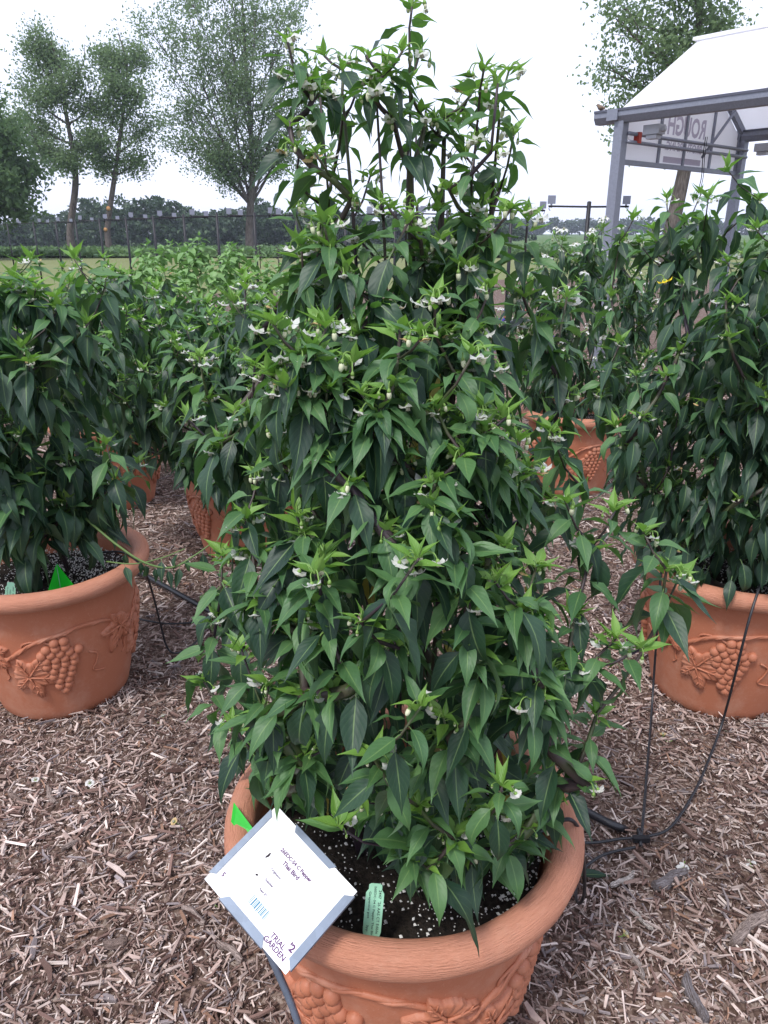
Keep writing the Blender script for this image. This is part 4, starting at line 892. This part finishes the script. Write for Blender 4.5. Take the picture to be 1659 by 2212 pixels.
# ------------------------------------------------------------------ T-shaped hanger posts
def hanger_mesh():
    H = 1.72; pm, bm, pl = MB(), MB(), MB()
    pm.tube([(0, 0, -.2), (0, 0, .8), (0, 0, H)], .024, 8); pm.ball((0, 0, H), .0195, np.diag([1, 1, .4]), 8, 4)
    bm.tube([(-.45, 0, H - .045), (0, .0, H - .05), (.45, 0, H - .045)], .011, 6)
    for s in (-1, 1): bm.tube([(s * .44, 0, H - .045), (s * .445, 0, H - .075), (s * .43, 0, H - .09)], .004, 5)
    pl.box((0, 0, 0), (.085, .004, .085)); pl.box((0, .004, -.055), (.02, .004, .05))
    return pm.mesh('post', M['black_steel']), bm.mesh('crossbar', M['black_steel']), pl.mesh('label_plate', M['plate'])
hm = hanger_mesh()
def hanger(x, ytop, rz, lab, grp, zc=None, H=1.72):
    Y = None; d = ray(x, ytop); s = (H - CAMZ) / d[2]
    if s < 0 or s * d[1] > 29: s = 29 / d[1]
    p = CAM + d * s; root = empty('hanger_post', (p[0], p[1], 0), rz, label=lab, cat='hanger post', group=grp)
    link('post', hm[0], root); link('crossbar', hm[1], root)
    for sg in (-1, 1): link('label_plate', hm[2], root, Matrix.Translation((sg * .42, 0, H + .02)) @ Matrix.Rotation(-rz * .7, 4, 'Z'))
    return root
k = 2.16
for x, y in ((6.9, 223.3), (32.9, 221.8), (55.2, 221.0), (75, 220.0), (98.9, 218.6), (125.4, 217.4), (152.8, 216), (183.2, 214.6), (216.5, 213.5), (254, 212.6), (296, 212), (345, 211.6), (395, 211.2), (447.7, 210.8)):
    hanger(x * k, y * k, .42, 'black T-shaped hanger post with small grey plates, in the long row before the lawn', 'black hanger posts in a row across the lawn edge')
hanger(512 * k, 206.5 * k, .2, 'black T-shaped hanger post standing apart, just beside the tall flowering pepper', None)
hanger(1273, 436, .12, 'black T-shaped hanger post with white plates beside the greenhouse frame', None)

# ------------------------------------------------------------------ open greenhouse frame
GH = 2.5; A = atz(1345, 247, GH); B = atz(1607, 292, GH); A[2] = B[2] = 0
ux = (B - A); SPAN = np.linalg.norm(ux); ux /= SPAN; uy = np.array([ux[1], -ux[0], 0])     # ux across the bay, uy along the gutters (towards the right)
if uy @ (atz(1659, 205, GH) - atz(1345, 247, GH)) < 0: uy = -uy
gh = empty('greenhouse_frame', A, label='open greenhouse frame with white roof panels and a printed gable', cat='greenhouse')
def G(a, b, z): return ux * a + uy * b + np.array([0, 0, z])
mid = SPAN / 2; RZ = GH + .80; LEN = 7.0
for a in (0, SPAN):
    for b in (0, 3.2, 6.4):
        if a == 0 and b > 0: continue        # the near side is carried by its gutter beam
        m = MB(); m.bar(G(a, b, -.1), G(a, b, GH - .02), .10, .10, up=tuple(uy)); m.build('post', M['frame_steel'], gh)
    g = MB(); b0, b1 = -.28, LEN
    w = .075; prof = [(-w, .03), (-w, -.02), (-w * .55, -.075), (w * .55, -.075), (w, -.02), (w, .03), (w - .012, .03), (w - .012, -.015), (-w + .012, -.015), (-w + .012, .03)]
    n = len(prof); vs = [G(a + x, b0, GH + z) for x, z in prof] + [G(a + x, b1, GH + z) for x, z in prof]
    g.add(vs, [(i, (i + 1) % n, n + (i + 1) % n, n + i) for i in range(n)] + [(0, 1, 2, 3, 4, 5, 6, 7, 8, 9)[::-1], tuple(range(n, 2 * n))], 0, False); gt = g.build('gutter', M['frame_steel'], gh)
    e = MB()
    for sx in (-1, 1): e.bar(G(a + sx * (w + .002), b0, GH + .036), G(a + sx * (w + .002), b1, GH + .036), .012, .022)
    e.build('gutter_edge', M['frame_dark'], gt)
    j = MB(); j.box(G(a - w - .008, -.06, GH - .005), (.02, .12, .10), np.stack([ux, uy, [0, 0, 1]], 1)); j.build('gutter_joint', M['frame_steel'], gt)
# roof panels, ridge, rafters
for sd_, a0_, a1_ in ((0, 0, mid), (1, SPAN, mid)):
    npan = 5
    for i in range(npan):
        b0, b1 = -.02 + i * LEN / npan + .006, -.02 + (i + 1) * LEN / npan - .006; m = MB()
        t0 = [G(a0_, b0, GH + .045), G(a0_, b1, GH + .045), G(a1_, b1, RZ), G(a1_, b0, RZ)]; m.add(t0 + [p + [0, 0, .01] for p in t0], [(0, 1, 2, 3), (7, 6, 5, 4), (0, 4, 5, 1), (1, 5, 6, 2), (2, 6, 7, 3), (3, 7, 4, 0)], 0, False); m.build('roof_panel', M['poly'], gh)
    for b in (0, 3.2, 6.4):
        m = MB(); m.bar(G(a0_, b, GH), G(a1_, b, RZ - .04), .05, .07, up=tuple(np.cross(uy, [0, 0, 1]) * 0 + [0, 0, 1])); m.build('rafter', M['frame_steel'], gh)
m = MB(); m.bar(G(mid, -.06, RZ + .02), G(mid, LEN, RZ + .02), .10, .03); m.build('ridge_cap', M['poly'], gh)
# gable: panes, mullions, chords
ZB = GH - .42
def zr(a): return GH + (RZ - GH) * (1 - abs(a - mid) / mid)
cuts = [.06, .06 + (SPAN - .12) * .29, mid, SPAN - .06 - (SPAN - .12) * .26, SPAN - .06]
for i in range(4):
    a0_, a1_ = cuts[i] + .015, cuts[i + 1] - .015; m = MB(); lo = ZB + .02
    t0 = [G(a0_, -.03, lo), G(a1_, -.03, lo), G(a1_, -.03, zr(a1_) - .05)] + ([G(mid, -.03, zr(mid) - .05)] if a0_ < mid < a1_ else []) + [G(a0_, -.03, zr(a0_) - .05)]
    nn = len(t0); m.add(t0 + [p - uy * .008 for p in t0], [tuple(range(nn)), tuple(range(2 * nn - 1, nn - 1, -1))] + [(q_, nn + q_, nn + (q_ + 1) % nn, (q_ + 1) % nn) for q_ in range(nn)], 0, False); m.build('gable_pane', M['poly'], gh)
for a in cuts: m = MB(); m.bar(G(a, -.026, ZB), G(a, -.026, zr(a) - .05), .035, .03, up=tuple(uy)); m.build('mullion', M['frame_steel'], gh)
m = MB(); m.bar(G(.05, -.02, ZB), G(SPAN - .05, -.02, ZB), .05, .045); m.build('bottom_chord', M['frame_steel'], gh)
for dz in (0, -.075): m = MB(); m.tube([G(.03, .07, GH - .17 + dz), G(SPAN, .07, GH - .17 + dz)], .018, 8); m.build('drive_rod', M['frame_steel'], gh)
m = MB(); m.tube([G(mid + .28, .05, GH - .30), G(SPAN * .82, .08, zr(SPAN * .82) - .08)], .016, 6); m.build('brace', M['frame_steel'], gh)
for a in (.14, SPAN + .02):
    m = MB(); Mx = np.stack([uy, ux, [0, 0, 1]], 1); m.box(G(a, .28 if a < 1 else .25, GH - .15), (.17, .12, .085), Mx); m.box(G(a, .28 if a < 1 else .25, GH - .215), (.11, .09, .035), Mx); m.tube([G(a, .33, GH - .15), G(a, .40, GH - .15)], .028, 8); m.build('vent_motor', M['box_grey'], gh)
m = MB(); m.box(G(.20, .07, GH - .20), (.05, .06, .10), np.stack([ux, uy, [0, 0, 1]], 1)); m.build('shaft_coupling', M['red'], gh)
m = MB(); pp = curve_pts([G(mid + .22, .09, GH - .1), G(mid + .2, .1, GH - .3), G(mid + .23, .1, GH - .5), G(mid + .2, .1, GH - .66)], 6); m.tube(pp, .005, 5); m.tube(pp + [.02, 0, 0], .004, 5); m.build('hanging_cord', M['black_steel'], gh)
# faded print on the outside of the gable, read from behind through the panes
def gable_print(me, a, z):
    R_ = np.stack([-ux, [0, 0, 1], -uy], 1)      # reads correctly from outside, mirrored from here
    p = G(a, -.0285, z); link('gable_print', me, gh, Matrix([[*R_[i], p[i]] for i in range(3)] + [[0, 0, 0, 1]]))
gable_print(fit_text('ROUGH', .80, M['poly_print'], .0006, .20), mid + .02, GH - .02); gable_print(fit_text('BROTHERS INC.', .78, M['poly_print'], .0005, .09), mid, GH - .22)
lg = MB()
for i, x in enumerate((-.30, -.18, -.05, .05, .18, .30)): lg.add([(x - .045, 0, 0), (x + .045, 0, 0), (x + .045, .15 + .08 * (1 - abs(i - 2.5) / 2.5), 0), (x, .19 + .08 * (1 - abs(i - 2.5) / 2.5), 0), (x - .045, .15 + .08 * (1 - abs(i - 2.5) / 2.5), 0)], [(0, 1, 2, 3, 4)], 0, False)
gable_print(lg.mesh('gable_print', M['poly_print']), mid + .02, GH + .16)
lg = MB(); lg.add([(-.40, 0, 0), (.40, 0, 0), (.40, .06, 0), (-.40, .06, 0)], [(0, 1, 2, 3)], 0, False); gable_print(lg.mesh('gable_print', M['poly_print']), mid, GH - .38)

# ------------------------------------------------------------------ little birds
def bird(pos, rz, lab, s=1.0):
    root = empty('small_bird', pos, rz, label=lab, cat='bird', group='small brown birds'); mb = MB()
    ax = [(-.055, 0, .030, .006), (-.035, 0, .038, .018), (-.01, 0, .045, .030), (.015, 0, .055, .031), (.032, 0, .068, .022), (.042, 0, .080, .020), (.054, 0, .083, .017), (.064, 0, .082, .006)]
    mb.tube([np.array(a[:3]) * s for a in ax], [a[3] * s for a in ax], 10); mb.build('body', M['bird'], root)
    t = MB(); t.box(np.array([-.078, 0, .022]) * s, np.array([.06, .022, .006]) * s, np.array(Matrix.Rotation(-.3, 3, 'Y'))); t.build('tail', M['bird'], root)
    b = MB(); b.tube([np.array([.064, 0, .081]) * s, np.array([.078, 0, .079]) * s], [.004 * s, .0006 * s], 6); b.build('beak', M['beak'], root)
    for sg in (-1, 1): w = MB(); w.ball(np.array([-.012, sg * .027, .048]) * s, .03 * s, np.diag([1.3, .25, .6]), 8, 5); w.build('wing', M['bird'], root); l = MB(); l.tube([np.array([.004, sg * .01, .03]) * s, np.array([.006, sg * .012, 0]) * s], .002 * s, 5); l.build('leg', M['beak'], root)
bird(A + G(0, -.26, GH + .045), math.atan2(-uy[1], -uy[0]), 'small brown bird perched on the end of the greenhouse gutter', .8)
hp = atz(1273, 436, 1.72); bird(hp + [.25, .03, -.036], 2.9, 'small brown bird perched on the crossbar of the hanger post by the greenhouse', .6)

# ------------------------------------------------------------------ trees
def leaf_cloud(C, n_per, sigma, size, seed, up=.25):
    r = np.random.RandomState(seed); C = np.repeat(np.asarray(C), n_per, axis=0); n = len(C)
    P = C + r.randn(n, 3) * np.array([sigma, sigma, sigma * .75]); s = size * (.6 + .8 * r.rand(n))
    d = r.randn(n, 3); d /= np.linalg.norm(d, axis=1)[:, None]; nn = r.randn(n, 3) + [0, 0, up]; w = np.cross(d, nn); w /= np.linalg.norm(w, axis=1)[:, None] + 1e-9
    a = d * s[:, None]; b = w * (s * .55)[:, None]
    V = np.stack([P - a, P - b * 1.0 - a * .1, P + a, P + b * 1.0 - a * .1], 1).reshape(-1, 3); F = np.arange(n * 4).reshape(-1, 4)
    return V, F
def tree(name, lab, base, trunk, limbs, cl, crown_fn, nseed, mat='crown', per=46, sigma=.42, size=.13, cuts=(), group='trees standing on the lawn', extra_tips=None, nsub=7):
    """trunk: [(x,y,z,r)] relative; limbs: [(t0, end, r)]"""
    root = empty(name, base, label=lab, cat='tree', group=group); r = random.Random(nseed); tm = MB()
    T = curve_pts([q[:3] for q in trunk], 5); R = np.interp(np.linspace(0, 1, len(T)), np.linspace(0, 1, len(trunk)), [q[3] for q in trunk]); tm.tube(T, R, 10); tm.build('trunk', M['bark'], root)
    tips = []
    for t0, end, rad in limbs:
        i = int(t0 * (len(T) - 1)); p = T[i]; e = np.array(end, float); l = np.linalg.norm(e - p)
        ctrl = p + (e - p) * np.array([.55, .55, .4]); path = [(1 - u) ** 2 * p + 2 * u * (1 - u) * ctrl + u * u * e for u in np.linspace(0, 1, 8)]
        lm = MB(); lm.tube(path, np.linspace(rad, rad * .25, 8), 7)
        for s in range(nsub):
            u = r.uniform(.25, 1); k = min(6, int(u * 7)); q = path[k]; L = l * r.uniform(.18, .38) * (1.2 - .5 * u)
            d = np.array([r.gauss(0, 1), r.gauss(0, 1), r.gauss(.35, .6)]); d /= np.linalg.norm(d); d = d + (e - p) / l * .6; tq = q + d * L
            lm.tube([q, q + (tq - q) * .5 + [0, 0, .05 * L], tq], [rad * .3, rad * .2, rad * .08], 5); tips += [q + (tq - q) * .55, tq, q + (tq - q) * .85]
        tips += path[4:]; lm.build('limb', M['bark'], root)
    if extra_tips is not None: tips += list(extra_tips(r))
    V, F = leaf_cloud(tips, per, sigma, size, nseed); link('crown', np_mesh('crown', V, F, M[mat], smooth=False), root)
    for (z, a, s) in cuts:
        i = int(np.argmin(abs(T[:, 2] - z))); m = MB(); d = np.array([math.cos(a), math.sin(a), .1]); m.tube([T[i] + d * R[i] * .7, T[i] + d * (R[i] + .05)], s, 10); m.build('pruning_scar', M['cut_wood'], root)
    return root
def limbset(r, n, z0, z1, H, rx, trad, vase=1.0, cx=0, cy=0):
    out = []
    for i in range(n):
        t = (i + .5) / n; a = i * 2.4 + r.uniform(-.3, .3); ze = z1 + (H - z1) * (t ** .9) * r.uniform(.85, 1.05); rr = rx * math.sin(math.pi * (.22 + .68 * t)) * r.uniform(.65, 1.05)
        out.append((z0 + (.9 - z0) * t * .9, (cx + rr * math.cos(a), cy + rr * math.sin(a) * .9, ze), trad * (.6 - .35 * t)))
    return out
def pix_tree(x, ybase, Y=None):
    p = atz(x, ybase, 0) if Y is None else aty(x, ybase, Y); return np.array([p[0], p[1], 0])
r = random.Random(5)
bA = pix_tree(158, 545); DA = bA[1]
def hz(x, y, b): return aty(x, y, b[1]) - b
tA = [(0, 0, -.3, .36), (0, 0, 1.5, .26), (*hz(163, 400, bA)[[0, 1, 2]], .23), (*hz(158, 330, bA), .17), (*hz(140, 230, bA), .13), (*hz(135, 170, bA), .09), (*hz(110, 90, bA), .03)]
limA = [(.42, hz(95, 330, bA), .12), (.42, hz(60, 270, bA) + [0, -1.2, 0], .10), (.55, hz(30, 250, bA) + [0, 1, 0], .09), (.5, hz(200, 300, bA) + [0, 1, 0], .09), (.6, hz(210, 220, bA), .08), (.6, hz(40, 180, bA), .08), (.7, hz(180, 160, bA) + [0, -1, 0], .06), (.75, hz(60, 100, bA), .06), (.8, hz(90, 100, bA) + [0, 1, 0], .05), (.7, hz(120, 210, bA) + [0, -1.5, 0], .06), (.85, hz(70, 75, bA), .04), (.45, hz(150, 350, bA) + [0, -1.3, 0], .07)]
tree('deciduous_tree', 'slim leaning tree with sparse crown and a bare twig at its top', bA, tA, limA, None, None, 51, per=34, sigma=.55, size=.105, nsub=14)
bB = pix_tree(238, 545)
tB = [(0, 0, -.3, .30), (0, 0, 1.6, .21), (*hz(242, 420, bB), .19), (*hz(252, 350, bB), .15), (*hz(265, 250, bB), .12), (*hz(275, 150, bB), .08), (*hz(255, 70, bB), .03)]
limB = [(.45, hz(215, 340, bB), .08), (.45, hz(300, 340, bB) + [0, 1, 0], .08), (.5, hz(210, 290, bB) + [0, -1, 0], .07), (.55, hz(320, 270, bB), .07), (.6, hz(225, 210, bB), .07), (.65, hz(310, 200, bB) + [0, -1, 0], .06), (.75, hz(225, 130, bB), .05), (.8, hz(300, 110, bB), .05), (.85, hz(215, 100, bB) + [0, 1, 0], .04), (.7, hz(260, 180, bB) + [0, -1.5, 0], .05)]
tree('deciduous_tree', 'slim tree with two orange pruning scars on its trunk', bB, tB, limB, None, None, 52, per=32, sigma=.55, size=.105, nsub=14, cuts=((3.1, -1.75, .16), (1.75, -1.9, .14)))
bC = pix_tree(541, 540)
tC = [(0, 0, -.3, .45), (0, 0, 1.5, .33), (*hz(542, 430, bC), .30), (*hz(545, 380, bC), .24), (*hz(540, 250, bC), .18), (*hz(530, 120, bC), .12), (*hz(520, -60, bC), .04)]
limC = [(.30, hz(445, 300, bC), .15), (.30, hz(440, 170, bC) + [0, -1, 0], .15), (.30, hz(600, 230, bC), .14), (.33, hz(480, 130, bC) + [0, 1.5, 0], .13), (.33, hz(650, 200, bC) + [0, 1, 0], .12), (.32, hz(380, 230, bC) + [0, 1, 0], .11), (.4, hz(350, 130, bC), .10), (.45, hz(640, 120, bC) + [0, -1.5, 0], .10), (.5, hz(420, 60, bC) + [0, -1.5, 0], .1), (.5, hz(330, 60, bC), .09), (.55, hz(600, 40, bC), .09), (.6, hz(480, -20, bC), .09), (.65, hz(400, -40, bC), .07), (.7, hz(640, 0, bC) + [0, 1, 0], .07), (.75, hz(560, -80, bC), .06), (.8, hz(480, -120, bC), .05), (.5, hz(540, 150, bC) + [0, -2.2, 0], .08), (.6, hz(560, 60, bC) + [0, -2.2, 0], .07), (.36, hz(380, 310, bC) + [0, -.5, 0], .07), (.4, hz(640, 290, bC), .07), (.55, hz(470, 80, bC) + [0, -2, 0], .07), (.3, hz(490, 330, bC) + [0, -1.5, 0], .06)]
tree('deciduous_tree', 'largest lawn tree, vase-shaped with many rising limbs above the hanger posts', bC, tC, limC, None, None, 53, per=44, sigma=.50, size=.11, nsub=13)
bD = pix_tree(-55, 560); tD = [(0, 0, -.3, .45), (0, 0, 2, .36), (0, 0, 4, .3), (0, 0, 6, .2), (0, 0, 8, .08)]
rD = random.Random(8); limD = [(.35 + .5 * i / 22, (3.6 * math.sin(math.pi * (.3 + .55 * i / 22)) * math.cos(i * 2.4), 3.3 * math.sin(math.pi * (.3 + .55 * i / 22)) * math.sin(i * 2.4), 2.6 + 6.0 * i / 22), .09) for i in range(22)]
tree('deciduous_tree', 'dense dark green tree with a low rounded crown at the end of the lawn', bD, tD, limD, None, None, 54, mat='crown_dense', per=60, sigma=.5, size=.15)
bE = np.array([*aty(1455, 480, 33)[:2], 0]); 
tE = [(*(hz(1440, 540, bE)[:2]), -.3, .36), (*hz(1452, 490, bE), .30), (*hz(1480, 360, bE), .26), (*hz(1500, 250, bE), .22), (*hz(1505, 130, bE), .17), (*hz(1515, 0, bE), .10), (*hz(1525, -120, bE), .03)]
limE = [(.5, hz(1380, 200, bE), .12), (.5, hz(1330, 130, bE) + [0, 1, 0], .12), (.55, hz(1400, 110, bE) + [0, -1, 0], .10), (.6, hz(1330, 40, bE), .09), (.6, hz(1440, 60, bE), .1), (.7, hz(1360, 0, bE) + [0, 1, 0], .08), (.7, hz(1560, 40, bE), .08), (.45, hz(1345, 230, bE), .08), (.42, hz(1340, 285, bE), .05), (.8, hz(1420, -60, bE), .06), (.75, hz(1480, -20, bE) + [0, -1, 0], .06), (.65, hz(1620, 45, bE) + [0, 2, 0], .06), (.55, hz(1440, 170, bE) + [0, -1.2, 0], .08), (.85, hz(1560, -60, bE), .05), (.5, hz(1420, 210, bE), .07)]
tree('deciduous_tree', 'leaning tree rising behind the greenhouse frame', bE, tE, limE, None, None, 55, per=30, sigma=.42, size=.09, nsub=8)
# bare twig
tw = MB(); q0, q1, q2, q3 = hz(160, 200, bA), hz(172, 160, bA), hz(182, 130, bA), hz(183, 95, bA); tw.tube([hz(140, 205, bA), q0, q1, q2, q3], [.07, .06, .05, .03, .015], 6)
for o in [o for o in coll.objects if o.name.startswith('deciduous_tree')][:1]: tw.build('bare_twig', M['bark'], o)

# ------------------------------------------------------------------ woods, bean plants
def mass_trees(specs, seed, n, size):
    r = np.random.RandomState(seed); Vs, Fs, o = [], [], 0
    for (x, y, zb, h, w) in specs:
        C = []; lobes = [(0, 0, .55, .42, .40)] + [(r.uniform(-.36, .36), r.uniform(-.3, .3), r.uniform(.35, .86), r.uniform(.14, .26), r.uniform(.10, .18)) for _ in range(7)] + [(r.uniform(-.4, .4), -.1, .16, .3, .16)]
        for lx, ly, lz, rw, rh in lobes:
            for k in range(max(8, int(60 * rw * rh * 8))):
                d = r.randn(3); d /= np.linalg.norm(d); q = r.uniform(.75, 1.0); z = min(lz + d[2] * rh * q, .99); C.append((x + w * (lx + d[0] * rw * q), y + w * (ly + d[1] * rw * q), zb + h * z))
        V, F = leaf_cloud(C, n, h * .03, size, r.randint(1e6)); Vs.append(V); Fs.append(F + o); o += len(V)
    return np.concatenate(Vs), np.concatenate(Fs)
def canopy(x):    # top of the woods in picture rows along the horizon (display px)
    return np.interp(x, [-300, 0, 60, 130, 180, 250, 300, 350, 430, 520, 580, 640, 700, 800], [470, 470, 445, 445, 440, 430, 425, 437, 440, 436, 425, 440, 445, 450])
wr = np.random.RandomState(77); specs = []
for lay, Yw in enumerate((128, 138, 150)):
    for x in np.arange(-420, 1130, 62 if lay == 0 else 56):
        x = x + wr.uniform(-16, 16)
        if lay == 0 and (80 < x < 150): continue
        ytop = canopy(x) + 2 + (wr.uniform(-20, 16) if lay == 0 else wr.uniform(2, 24)) + (22 if (lay == 0 and x < 150) else 0) + (x > 700) * (x - 700) * .06
        p = aty(x, ytop, Yw); zb = float(dip(np.array(p[0]), np.array(Yw))) - .3; specs.append((p[0], Yw, zb, p[2] - zb, wr.uniform(6.5, 11)))
V, F = mass_trees(specs, 5, 10, .32); tag(link('woods', np_mesh('woods', V, F, M['woods'], smooth=False)), 'long dark wood of broadleaf trees beyond the bean field', 'woods', kind='stuff')
specs = []
for x in np.arange(900, 2300, 14):
    p = aty(x + wr.uniform(-6, 6), 474 + wr.uniform(-7, 6), 420); specs.append((p[0], 420 + wr.uniform(-12, 12), 0, p[2], wr.uniform(9, 14)))
V, F = mass_trees(specs, 6, 3, .7); tag(link('woods', np_mesh('woods', V, F, M['woods'], smooth=False)), 'low distant tree line along the horizon beyond the greenhouse frame', 'woods', kind='stuff')
n = 26000; r_ = np.random.RandomState(9); y = 46.5 + 40 * r_.rand(n) ** 2.2; x = (r_.rand(n) - .5) * (70 + y * 1.3); C = np.stack([x, y, dip(x, y) + .08 + .30 * r_.rand(n) ** .6 + .05 * np.sin(x * 2.2)], 1)
V, F = leaf_cloud(C, 1, .05, .17, 3, 1.0); tag(link('bean_plants', np_mesh('bean_plants', V, F, M['soy'], smooth=False)), 'low green bean crop in a strip before the woods', 'crop', kind='stuff')

# ------------------------------------------------------------------ thin summer haze
hz_ = NT('haze_air'); vol = hz_.n('ShaderNodeVolumePrincipled', Density=.00055); vol.inputs['Color'].default_value = (.80, .86, 1, 1); vol.inputs['Anisotropy'].default_value = .2
hz_.t.links.new(vol.outputs[0], hz_.out.inputs['Volume'])
m = MB(); m.box((0, 315, 8.5), (1160, 760, 25)); tag(link('haze', m.mesh('haze', hz_.mat)), 'thin pale summer haze over the fields', 'haze', kind='stuff')
